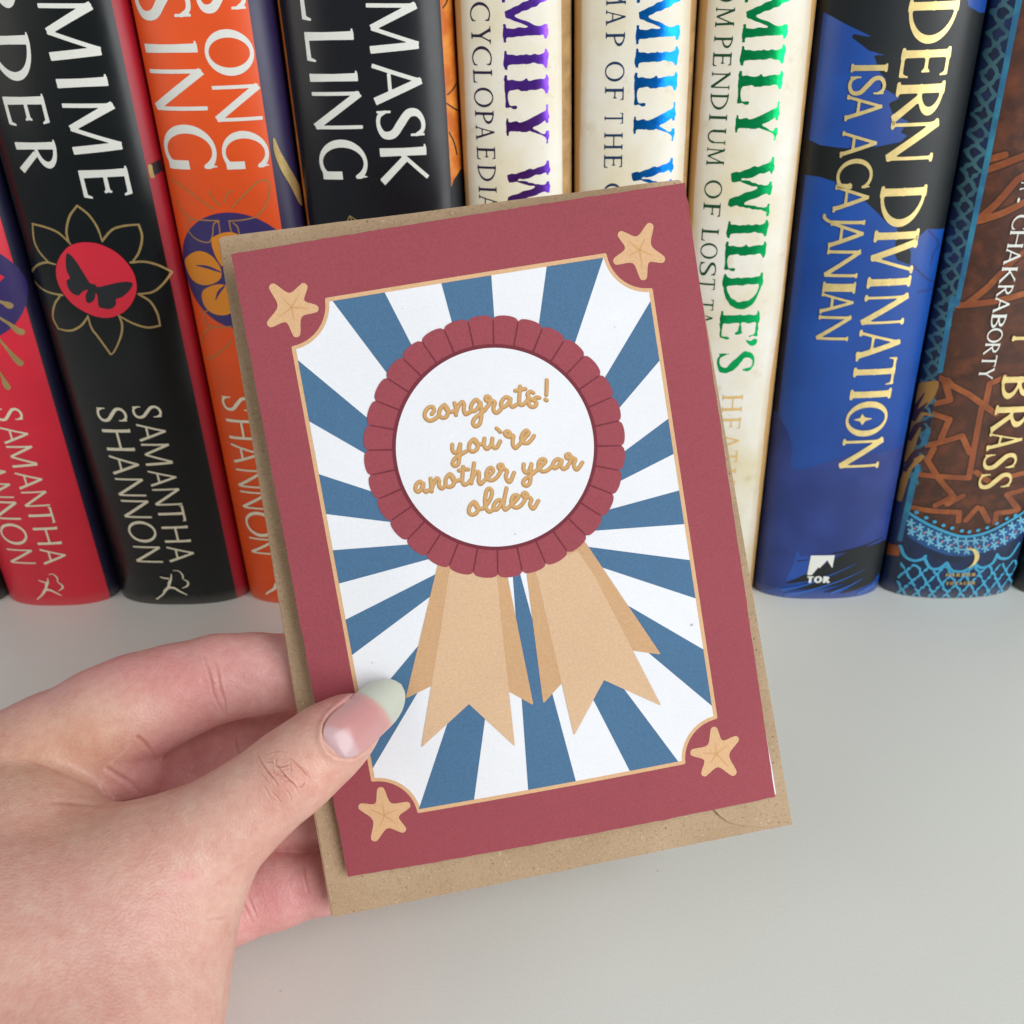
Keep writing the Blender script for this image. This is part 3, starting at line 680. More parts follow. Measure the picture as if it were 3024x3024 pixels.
# --- brown book with blue tiles
BROWN = jacket('brown_jacket', lin('#4a2a1d'), .45, .22, blotch=(lin('#6f3c24'), 170))
TILE_N = jacket('navy_tile_print', lin('#11233f'), .42, .2, blotch=(lin('#1c2f66'), 70))
TILE_D = jacket('dark_tile_jacket', lin('#0e2434'), .42, .2)
BAND = jacket('rust_band_print', lin('#8a4724'), .5, .2, blotch=(lin('#a9602f'), 150))
BANDD = jacket('umber_shadow_print', lin('#3c2519'), .5, .12)
LATT = jacket('blue_lattice_print', lin('#43737f'), .5, .2, blotch=(lin('#2c5466'), 120))
PETAL = jacket('petal_print', lin('#6fb4cc'), .5, .2)
LATB = jacket('bright_lattice_print', lin('#3d9ec4'), .5, .15)
BORD = jacket('blue_border_print', lin('#2a6c94'), .5, .2, blotch=(lin('#3a9db4'), 90))
OCHRE = jacket('ochre_print', lin('#a5793a'), .5, .2); PLUM = jacket('plum_print', lin('#3b2130'), .5, .15)
DEEP = jacket('deep_blue_print', lin('#1f4f86'), .5, .15); CORAL = jacket('coral_print', lin('#c8705c'), .5)
b = Book('book', 127.6, 177.6, 'brown and blue tile patterned book with gold capitals', n=2.4); b.shell([TILE_D, BROWN, BROWN], [128.3, 300])
def strip(pts, w): return ('pline', pts, w)
# rust strapwork
up = [strip(fP10(*q), 2.1) for q in (((1480, 210), (1932, 40)), ((1400, 820), (1700, 720), (1932, 600)), ((1350, 830), (1600, 620), (1850, 330), (1980, 250)), ((1130, 1840), (1600, 1790), (1932, 1700)), ((1240, 1830), (1500, 1620), (1800, 1300), (2000, 1150)), ((1480, 90), (1700, 30)))]
lo = [strip(fP4(*q), 2.0) for q in (((760, 50), (860, 100), (940, 370), (720, 420)), ((900, 100), (960, 170), (1200, 300), (1560, 560)), ((1680, 60), (1470, 150), (1420, 400)),
      ((700, 550), (930, 630), (820, 880)), ((610, 980), (1100, 850), (1200, 1080)), ((1360, 480), (1300, 800), (1190, 1420), (850, 1400), (520, 1370)),
      ((720, 1020), (630, 1180), (780, 1420), (980, 1660), (740, 1790)), ((1110, 1660), (900, 1770)), ((440, 1820), (1060, 1880), (1050, 2000)), ((1300, 1820), (1150, 1990)), ((1360, 1830), (1450, 2000)),
      ((1960, 1560), (1700, 1640), (1860, 1850), (1560, 1890), (1540, 2020)), ((1780, 1390), (1960, 1340)), ((1290, 1340), (1500, 1500), (1640, 1400)))]
b.art('spine_strapwork', [(k, p, w + 1.0) for k, p, w in up + lo], BANDD, .3)
b.art('spine_strapwork', up + lo, BAND, .3)
# left border with diamond lattice
edge = lambda r: None
b.art('spine_border', [('poly', fD((1600, -40), (1905, -40), (1860, 200), (1760, 760), (1640, 1300), (1500, 1932), (1340, 1932))), ('poly', fG((1200, -40), (1495, -20), (1450, 210), (1390, 480), (1330, 800), (1250, 1100), (1190, 1400), (1150, 1560), (1120, 1860), (960, 1860)))], TILE_N, .4)
xl, xr = b.xl, b.xr
lat = []
ed = b.hit(fD((1905, 0), (1500, 1932))); xe = ed[:, 0].mean() - .8
x0 = xl + .6; per = 11.0
for k in range(-1, 20):
    z = 60 + k * per
    lat.append((np.array([(x0, z), (xe, z + per * .52)]), 1.05)); lat.append((np.array([(x0, z + per), (xe, z + per * .48)]), 1.05))
    lat.append((np.array([(x0, z + per * .5), (xe, z + per * 1.02)]), .9)); lat.append((np.array([(x0, z + per * .5), (xe, z - per * .02)]), .9))
def raw(name, segs, mat, cell=.3, zmin=.3, clip=None):
    P = np.vstack([s_[0] for s_ in segs]); W_ = max(s_[1] for s_ in segs)
    def fn(X, Y):
        F = np.full(X.shape, 1e3)
        for q, w in segs: F = np.minimum(F, f_curve(X, Y, q, w, 1))
        F = F + .22 * np.sin(X * 1.9 + Y * 1.3) * np.sin(Y * 1.1 - X) + .12 * np.sin(3.1 * Y + X)
        return F if clip is None else np.maximum(F, clip(X, Y))
    V, Fc = field_mesh(fn, max(P[:, 0].min() - W_, xl + .2), min(P[:, 0].max() + W_, xr - .2), max(P[:, 1].min() - W_, zmin), P[:, 1].max() + W_, cell)
    return b.put(name, V, Fc, mat)
raw('border_lattice', lat, LATT, clip=lambda X, Y: 40 - Y)
b.art('spine_border', [strip(fD((1905, -20), (1700, 1010), (1505, 1932)), 1.5), strip(fG((1480, -40), (1400, 420)), 1.5), strip(fP4((640, 800), (580, 960)), 1.6), strip(fP4((510, 1250), (340, 1960)), 1.5), strip(fP5((600, 60), (440, 790)), 1.4)], BORD, .3)
b.art('spine_flame', [('spoly', fP4((570, 130), (780, 115), (740, 300), (640, 430), (520, 540), (440, 560), (430, 330), (500, 180))), ('line', fP4((690, 570), (560, 560), (440, 700), (380, 950), (320, 1150)), [.5, 1.4, 2.2, 2.6, 2]), ('line', fP4((560, 1130), (460, 1210), (380, 1300), (330, 1450), (250, 1700)), [1.5, 2.0, 1.6, 1.6, 1.6]), ('line', fP4((540, 740), (440, 960), (360, 1180)), [.5, 1.4, 1.0])], OCHRE, .3)
b.art('spine_flame', [('line', fP4(*q), w) for q, w in ((((600, 270), (520, 400), (430, 520)), [.3, .7, .9]), (((640, 400), (540, 500), (440, 620)), [.3, 1.0, 1.4]), (((600, 660), (500, 720), (400, 900)), [.8, 1.4, .8]), (((640, 1030), (500, 1060), (400, 1180), (340, 1330)), [1.0, 1.4, 1.2, .6]), (((450, 1180), (380, 1270)), [.3, .5]))], PLUM, .3)
# bottom: arch of small flowers over a scalloped lattice
b.art('spine_base', [('poly', fP5((400, 850), (480, 830), (560, 480), (700, 560), (900, 650), (1100, 720), (1250, 740), (1450, 700), (1700, 580), (1932, 440), (1990, 400), (1960, 1500), (1400, 1640), (700, 1640), (100, 1420), (140, 1100)))], TILE_N, .4)
b.art('spine_base', [('poly', fP5((120, 900), (215, 830), (460, 850), (430, 980), (200, 960)))], BAND, .4)
b.art('spine_base', [('poly', fP5((540, 500), (800, 640), (1100, 760), (1250, 780), (1500, 730), (1750, 620), (1960, 480), (1940, 660), (1700, 840), (1450, 940), (1200, 990), (1000, 970), (760, 880), (540, 750)))], DEEP, .4)
b.art('spine_base', [('line', fP5((560, 470), (800, 610), (1100, 730), (1280, 745), (1500, 690), (1700, 590), (1960, 420)), 1.15)] + [('disc', fP5(x, y), .75) for x, y in ((640, 455), (755, 520), (855, 570), (960, 612), (1065, 645), (1180, 678), (1270, 690), (1375, 672), (1485, 640), (1600, 590), (1720, 530), (1820, 490))], LATB, .22)
fl = []; dots = []
for i in range(13):
    u = i / 12; x = 570 + u * 1320
    yc = 610 + 420 * u * 1.0 - 470 * u * u + 0
    yy = np.interp(x, [540, 800, 1000, 1200, 1400, 1600, 1900], [620, 755, 830, 865, 850, 790, 600])
    for dx, dy in ((0, -52), (10, 52)):
        for k in range(5):
            a = k * 1.2566 + i; fl.append(('pline', fP5((x + dx + 14 * math.cos(a), yy + dy + 14 * math.sin(a)), (x + dx + 44 * math.cos(a), yy + dy + 44 * math.sin(a))), .72))
    dots.append(('disc', fP5(x + 50, yy + 12), .42))
b.art('base_flowers', fl, PETAL, .2); b.art('base_flowers', dots, CORAL, .2)
sc = [('line', fP5(*q), 1.15) for q in (((450, 860), (500, 980), (610, 1035), (720, 1010), (745, 980)), ((730, 1000), (800, 1120), (900, 1130), (1000, 1060)), ((1000, 1060), (1060, 1150), (1180, 1165), (1290, 1110), (1340, 1070)), ((1340, 1080), (1420, 1120), (1540, 1070), (1600, 970)), ((1600, 960), (1640, 1005), (1750, 990), (1860, 830)))]
b.art('base_lattice', sc, LATB, .22)
z0 = 0.2; lt = []
q = b.hit(fP5((400, 1400), (1760, 1400))); xa, xb_ = q[0, 0] - .5, q[1, 0] + 1.5
for k in range(-4, 12):
    xx = xa + k * 5.3
    lt.append((np.array([(xx, z0 - 1), (xx + 9.6, 14.6)]), .85)); lt.append((np.array([(xx + 9.6, z0 - 1), (xx, 14.6)]), .85))
arch = b.hit(fP5((450, 920), (560, 1030), (720, 1010), (800, 1120), (900, 1130), (1000, 1070), (1060, 1150), (1180, 1165), (1340, 1090), (1420, 1120), (1540, 1070), (1600, 980), (1750, 990), (1860, 850)))
so = np.argsort(arch[:, 0])
raw('base_lattice', lt, LATB, .25, clip=lambda X, Y: np.maximum(Y - np.interp(X, arch[so, 0], arch[so, 1]), xa - X))
b.text('author_lettering', letters(fP10, 'A:350-450 .:540-600 C:745-925 H:935-1145 A:1150-1350 K:1372-1575 R:1590-1730 A:1735-1930') + letters(fG, 'B:55-145 O:145-238 R:240-315 T:318-388 Y:395-470'),
       fP10(1795, 860), fP10(1990, 830), fG(1640, 430), fG(1735, 410), PLAIN, WHITE_PRINT, 44)
b.text('title_lettering', letters(fG, 'F:190-262') + letters(fP4, 'B:20-345 R:428-812 A:795-1042 S:1080-1300 S:1345-1558'), fP4(1550, 520), fP4(2010, 430), fP4(1310, 1455), fP4(1755, 1420), FRIZ, GOLD, 56)
b.art('publisher_emblem', [('line', fP5((1235, 890), (1320, 905), (1360, 980), (1330, 1060), (1260, 1120)), [.3, 1.0, 1.7, 1.2, .25])], GOLD, .2)
def small_line(b, name, word, p0, p1, hgt, st, mat):
    q = b.hit([p0, p1]); n = len(word); dx = (q[1, 0] - q[0, 0]) / n
    VV, FF, nv = [], [], 0
    for i, ch in enumerate(word):
        V, Fc = glyph_poly(ch, st, 30)
        VV.append(np.stack([q[0, 0] + dx * (i + .08 + V[:, 0] * .84), q[:, 1].mean() + hgt * V[:, 1]], 1)); FF += [[k + nv for k in f_] for f_ in Fc]; nv += len(V)
    b.put(name, np.vstack(VV), FF, mat)
small_line(b, 'publisher_lettering', 'HARPER', fP5(975, 1225), fP5(1350, 1215), 1.5, SANS, GOLD_LINE)
small_line(b, 'publisher_lettering', 'VOYAGER', fP5(975, 1325), fP5(1340, 1315), 1.5, SANS, GOLD_LINE)

# ------------------------------------------------------------------ greeting card and its envelope
def camw(p): return np.asarray(p, float) * MM @ W.T + CAM
class Sheet:
    """flat sheet: corner o, axes ex (right) and ey (down), mm"""
    def __init__(s, tl, tr, bl):
        s.o = np.array(tl, float); ex = np.array(tr, float) - tl; ey = np.array(bl, float) - tl
        s.w, s.h = np.linalg.norm(ex), np.linalg.norm(ey); s.ex = ex / s.w
        s.n = np.cross(ey, ex); s.n /= np.linalg.norm(s.n)          # towards the camera
        if s.n[2] < 0: s.n = -s.n
        s.ey = np.cross(s.ex, s.n); s.ey = s.ey if s.ey @ ey > 0 else -s.ey
    def uv(s, p):
        p = np.atleast_2d(np.asarray(p, float)); d = np.stack([(p[:, 0] - CPX) / FPX, -(p[:, 1] - CPX) / FPX, -np.ones(len(p))], 1)
        t = (s.o @ s.n) / (d @ s.n); q = d * t[:, None] - s.o
        return np.stack([q @ s.ex, q @ s.ey], 1)
    def xyz(s, uv, off=0.):
        uv = np.asarray(uv, float); off = np.broadcast_to(np.asarray(off, float), (len(uv),))
        return camw(s.o + uv[:, :1] * s.ex + uv[:, 1:2] * s.ey + off[:, None] * s.n)
CARD = Sheet((-63.489, 58.264, -229.477), (39.889, 75.970, -234.421), (-39.214, -87.139, -242.620))
MAROON = paper('maroon_card_print', lin('#9c4a53', 1.0), .72, .10)
MAROON_D = paper('dark_maroon_print', lin('#76303b', 1.0), .72, .08)
CWHITE = paper('white_card_stock', lin('#eaecf0', 1.0), .75, .03, bump=.1)
CBLUE = paper('blue_card_print', lin('#4c7294', 1.0), .72, .10)
CGOLD = paper('pale_orange_print', lin('#dcb287', 1.0), .72, .07)
CGOLD_D = paper('tan_ribbon_print', lin('#cea57c', 1.0), .72, .07)
CGOLD_L = paper('light_ribbon_print', lin('#d9b693', 1.0), .72, .07)
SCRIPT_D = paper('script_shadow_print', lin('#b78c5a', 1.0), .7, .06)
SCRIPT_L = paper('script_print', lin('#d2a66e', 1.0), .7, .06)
card = thing('greeting_card', CARD.xyz([[52.5, 148]])[0], 'maroon greeting card with a prize rosette held in front of the envelope', 'card')
def slab(name, sh, uv, z0, z1, mats, parent, mi_side=1):
    """thin plate: polygon uv between heights z0<z1 (z1 faces the camera)"""
    uv = np.asarray(uv, float); n = len(uv)
    V = np.vstack([sh.xyz(uv, z1), sh.xyz(uv, z0)])
    F = [tuple(range(n)), tuple(range(2 * n - 1, n - 1, -1))] + [(i, i + n, (i + 1) % n + n, (i + 1) % n) for i in range(n)]
    return mesh(name, V, F, mats, parent, [0, mi_side] + [mi_side] * n)
def rounded(P, r, n=5, only=None):
    P = np.asarray(P, float); out = []
    for i in range(len(P)):
        a, b_, c = P[i - 1], P[i], P[(i + 1) % len(P)]
        if only is not None and i not in only: out.append(b_); continue
        u = (a - b_) / np.linalg.norm(a - b_); v = (c - b_) / np.linalg.norm(c - b_)
        rr = min(r, .4 * np.linalg.norm(a - b_), .4 * np.linalg.norm(c - b_))
        for t in np.linspace(0, 1, n):
            out.append((1 - t) ** 2 * (b_ + u * rr) + 2 * t * (1 - t) * b_ + t * t * (b_ + v * rr))
    return np.array(out)
def bow(u): return 1.5 * (1 - ((np.asarray(u, float) - 52.5) / 52.5) ** 2)
def bent(name, sh, V, F, mats, parent, mi=None):
    """V: (u, v, height); cut into upright strips and bowed towards the camera like held card"""
    bm = bmesh.new(); vs = [bm.verts.new(p) for p in np.asarray(V, float).tolist()]
    for i, f in enumerate(F):
        try: q = bm.faces.new([vs[k] for k in f])
        except ValueError: continue
        if mi is not None: q.material_index = mi[i]
    for u in np.arange(3.5, 104, 3.5):
        bmesh.ops.bisect_plane(bm, geom=bm.verts[:] + bm.edges[:] + bm.faces[:], plane_co=(u, 0, 0), plane_no=(1, 0, 0), dist=1e-5)
    bm.verts.index_update()
    P = np.array([v.co for v in bm.verts]); Fo = [[v.index for v in f.verts] for f in bm.faces]; m_ = [f.material_index for f in bm.faces]; bm.free()
    return mesh(name, sh.xyz(P[:, :2], P[:, 2] + bow(P[:, 0])), Fo, mats, parent, m_)
def flat(name, sh, V, F, off, mat, parent):
    V = np.asarray(V, float)
    return bent(name, sh, np.column_stack([V[:, :2], np.full(len(V), off)]), F, mat, parent)
# front leaf, a hair of wobble along the cut edges, and the back leaf opening away along the fold
def edge_wobble(w, h, amp, n=60, seed=0):
    r = np.random.default_rng(seed); P = []
    for (a, b_) in (((0, 0), (w, 0)), ((w, 0), (w, h)), ((w, h), (0, h)), ((0, h), (0, 0))):
        for t in np.arange(n) / n:
            P.append((a[0] + (b_[0] - a[0]) * t + r.normal(0, amp), a[1] + (b_[1] - a[1]) * t + r.normal(0, amp)))
    return P
ew = np.array(edge_wobble(105, 148, .05, seed=1)); n = len(ew)
bent('front_leaf', CARD, np.vstack([np.column_stack([ew, np.zeros(n)]), np.column_stack([ew, np.full(n, -.38)])]), [tuple(range(n)), tuple(range(2 * n - 1, n - 1, -1))] + [(i, i + n, (i + 1) % n + n, (i + 1) % n) for i in range(n)], [MAROON, CWHITE], card, [0, 1] + [1] * n)
bl = np.array([(.3, .3), (104.85, .3), (104.9, 122), (105.2, 133), (105.5, 141), (105.55, 147.7), (.3, 147.7)]); n = len(bl)
V = np.vstack([CARD.xyz(bl, -.42 - .005 * bl[:, 0]), CARD.xyz(bl, -.72 - .005 * bl[:, 0])])
mesh('back_leaf', V, [tuple(range(n)), tuple(range(2 * n - 1, n - 1, -1))] + [(i, i + n, (i + 1) % n + n, (i + 1) % n) for i in range(n)], CWHITE, card)
def fpoly(name, sh, uv, off, mat, parent):
    return flat(name, sh, uv, [tuple(range(len(uv)))], off, mat, parent)
# inner window with scooped corners
def window(inset):
    c = CARD.uv([fTL(770, 822), fTR(825, 535), fTR(1125, 748), fM4(1327, 905), fM4(1120, 1187), fM5(808, 715), fM5(480, 495), fTL(557, 1125)])
    x0, x1 = c[[6, 7], 0].mean(), c[[2, 3], 0].mean(); y0, y1 = c[[0, 1], 1].mean(), c[[4, 5], 1].mean()
    r = np.mean([c[0, 0] - x0, x1 - c[1, 0], c[2, 1] - y0, y1 - c[3, 1], x1 - c[4, 0], c[5, 0] - x0, y1 - c[6, 1], c[7, 1] - y0])
    x0 += inset; y0 += inset; x1 -= inset; y1 -= inset; k = inset * .75
    out = []
    for cx, cy, a0 in ((x0 - inset, y0 - inset, 90), (x1 + inset, y0 - inset, 180), (x1 + inset, y1 + inset, 270), (x0 - inset, y1 + inset, 0)):
        R = r + inset * .9
        # the scoop is an arc a little flatter than a quarter circle
        lo = math.degrees(math.asin(min(1, inset / R)))
        for a in np.linspace(90 - lo, lo, 14):
            t = math.radians(a0 - 90 + a)
            out.append((cx + R * math.cos(t), cy + R * math.sin(t)))
    return np.array(out), (x0, x1, y0, y1)
w0, _ = window(0); w1, (wx0, wx1, wy0, wy1) = window(.95)
fpoly('gold_border', CARD, rounded(w0, .4, 3), .04, CGOLD, card)
fpoly('white_panel', CARD, w1, .08, CWHITE, card)
rays = [  # outer pair, inner pair of each blue ray
 (fTL(825, 840), fTL(1155, 790), fTL(1175, 1310), fTL(1320, 1115)), (fTL(1512, 735), fTL(1825, 682), fTL(1577, 980), fTL(1842, 940)),
 (fTR(457, 622), fTR(815, 567), fTR(410, 980), fTR(635, 1140)), (fTR(1113, 840), fTR(1165, 1222), fTR(818, 1322), fTR(900, 1530)),
 ((1967.9, 1239.3), (1982.6, 1342.9), (1835, 1336), (1828, 1422)), ((1999, 1449), (2015, 1547.3), (1802, 1501.5), (1759.5, 1567.5)),
 ((2030.8, 1652.4), (2049.4, 1765), (1738.8, 1612), (1785.4, 1680)), ((2074.5, 1915.7), (2102, 2084), (1859, 1789), (1912, 1925.6)),
 ((1999.2, 2243.3), (1855.7, 2269), (1848, 2035.5), (1751.6, 2069)), ((1697.5, 2297.4), (1558, 2323), (1632, 2045), (1541, 2062)),
 ((1400, 2352.6), (1238, 2382), (1431.6, 2125), (1312, 2145)), ((1103.6, 2262.7), (1080, 2090), (1227.7, 2053.7), (1150.9, 2002.5)),
 ((1044.4, 1929.7), (1025.8, 1826.2), fM3(805, 770), fM3(840, 620)), ((1004.8, 1721.4), (987.1, 1623.6), fM3(770, 548), fM3(625, 443)),
 ((967.5, 1517.9), (942.7, 1399.8), fM3(520, 300), fM3(445, 110)), ((911.6, 1242.8), (877.2, 1060.8), (1080, 1340), (1086, 1232))]
# the rays run towards one point low in the rosette
RL = np.array([np.hstack(CARD.uv([a, c])) for r_ in rays for a, c in ((r_[0], r_[2]), (r_[1], r_[3]))])
_d = RL[:, 2:] - RL[:, :2]; _d /= np.linalg.norm(_d, axis=1)[:, None]; _n = np.stack([-_d[:, 1], _d[:, 0]], 1)
RC = np.linalg.lstsq(_n, (_n * RL[:, :2]).sum(1), rcond=None)[0]
VV, FF = [], []
def to_edge(p, q):
    """push p outwards along q->p to the white panel's straight edge"""
    d = p - q; ts = []
    for k, lim in ((0, wx0), (0, wx1), (1, wy0), (1, wy1)):
        if abs(d[k]) > 1e-6:
            t = (lim - q[k]) / d[k]
            if t > .2: ts.append(t)
    return q + d * min(ts)
for a, b_, c, d in rays:
    A, B_, Cc_, D_ = CARD.uv([a, b_, c, d])
    A2, B2 = to_edge(A, Cc_), to_edge(B_, D_)
    n = len(VV); VV += [A2, B2, D_ + (RC - D_) * .8, Cc_ + (RC - Cc_) * .8]; FF.append((n, n + 1, n + 2, n + 3))
flat('blue_rays', CARD, VV, FF, .11, CBLUE, card)
# ribbons
rb = [fM3(850, 540), fM3(640, 1416), fM3(800, 1337), fM3(1295, 1370), fM3(1447, 1455), fM3(1275, 600)]
fpoly('ribbon_tail', CARD, rounded(CARD.uv(rb), .7, 5, (1, 4)), .15, CGOLD_D, card)
rb = [fM3(1400, 600), fM3(1508, 1445), fM3(1625, 1315), fM4(787, 468), fM4(965, 494), fM3(1755, 400)]
fpoly('ribbon_tail', CARD, rounded(CARD.uv(rb), .7, 5, (1, 4)), .15, CGOLD_D, card)
rb = [fM3(925, 580), fM3(910, 650), fM3(865, 960), fM3(737, 1727), fM3(1040, 1447), fM3(1330, 1715), fM3(1235, 850), fM3(1212, 600)]
fpoly('ribbon_front', CARD, rounded(CARD.uv(rb), .7, 5, (3, 5)), .18, CGOLD_L, card)
rb = [fM3(1455, 590), fM3(1470, 650), fM4(413, 1003), fM4(603, 652), fM4(967, 818), fM4(545, 0), fM3(1725, 480)]
fpoly('ribbon_front', CARD, rounded(CARD.uv(rb), .7, 5, (2, 4)), .18, CGOLD_L, card)
# rosette
ctr = CARD.uv([(1171, 1305), (1752, 1329), (1452, 1034.6), (1470.6, 1616.6)]); rc = ctr.mean(0); rw = np.hypot(*(ctr - rc).T).mean()
so_ = CARD.uv([(1075.7, 1297.6), (1840, 1303.5), (1484.6, 1708.9), (1436, 934.6)]); rs = np.hypot(*(so_ - rc).T).mean()
nt = CARD.uv([(1089, 1255), (1087, 1328.7), (1831, 1268.5), (1830, 1336)]); rn = np.hypot(*(nt - rc).T).mean()
a_n = nt[0] - rc; ph = math.atan2(a_n[1], a_n[0])
NP = 32; pts = []
for k in range(NP):
    for t in np.linspace(0, 1, 10, endpoint=False):
        r = rn + (rs - rn) * math.sqrt(max(0, 1 - abs(2 * t - 1) ** 2.2)); a = ph + (k + t) * 2 * math.pi / NP
        pts.append((rc[0] + r * math.cos(a), rc[1] + r * math.sin(a)))
fpoly('rosette', CARD, pts, .21, MAROON, card)
VV, FF = [], []
for k in range(NP):
    a = ph + k * 2 * math.pi / NP; ca, sa = math.cos(a), math.sin(a); n = len(VV)
    for r, w in ((rw * 1.02, .42), (rn - .25, .30)):
        VV += [(rc[0] + r * ca - sa * w / 2, rc[1] + r * sa + ca * w / 2), (rc[0] + r * ca + sa * w / 2, rc[1] + r * sa - ca * w / 2)]
    FF.append((n, n + 1, n + 3, n + 2))
flat('pleat_lines', CARD, VV, FF, .235, MAROON_D, card)
circ = lambda r, n=120: [(rc[0] + r * math.cos(2 * math.pi * k / n), rc[1] + r * math.sin(2 * math.pi * k / n)) for k in range(n)]
fpoly('rosette_ring', CARD, circ(rw + .85), .26, MAROON_D, card)
fpoly('rosette_centre', CARD, circ(rw), .29, CWHITE, card)
# starfish in the corners
for tips, cen in ((fTL((428, 733), (652, 728), (735, 888), (598, 1066), (412, 992)), fTL(562, 872)), (fTR((1120, 345), (1207, 580), (1072, 706), (880, 595), (912, 405)), fTR(1055, 505)),
                  (fM5((540, 535), (752, 652), (718, 848), (490, 922), (385, 670)), fM5(560, 745)), (fM4((1300, 953), (1457, 1022), (1438, 1258), (1230, 1262), (1150, 1112)), fM4(1320, 1125))):
    T_ = CARD.uv(tips); c_ = T_.mean(0) * .5 + CARD.uv([cen])[0] * .5; P = []
    for i in range(5):
        a, b_ = T_[i], T_[(i + 1) % 5]
        m_ = (a + b_) / 2; inn = c_ + (m_ - c_) * .62
        d = (a - c_) / np.linalg.norm(a - c_); e_ = np.array([-d[1], d[0]])
        s_ = 1 if e_ @ (b_ - a) > 0 else -1
        P += [a - d * 1.2 - s_ * e_ * 1.02, a - d * .3 - s_ * e_ * .68, a, a - d * .3 + s_ * e_ * .68, a - d * 1.2 + s_ * e_ * 1.02, inn]
    P = np.array(P); P = spline(np.vstack([P, P[:1]]), 4)[:-1]
    st_ = fpoly('star', CARD, P, .05, CGOLD, card)
    VV, FF = [], []
    for i in range(5):
        e1 = c_ + (T_[i] - c_) * (.42 + .1 * (i % 3)); d = e1 - c_; d /= np.linalg.norm(d); q = np.array([-d[1], d[0]]); n = len(VV)
        VV += [c_ + q * .22, c_ - q * .26, e1 - q * .12, e1 + q * .1]; FF.append((n, n + 1, n + 2, n + 3))
    flat('star_lines', CARD, VV, FF, .07, paper('star_line_print', lin('#d3a371'), .72, .05), card)
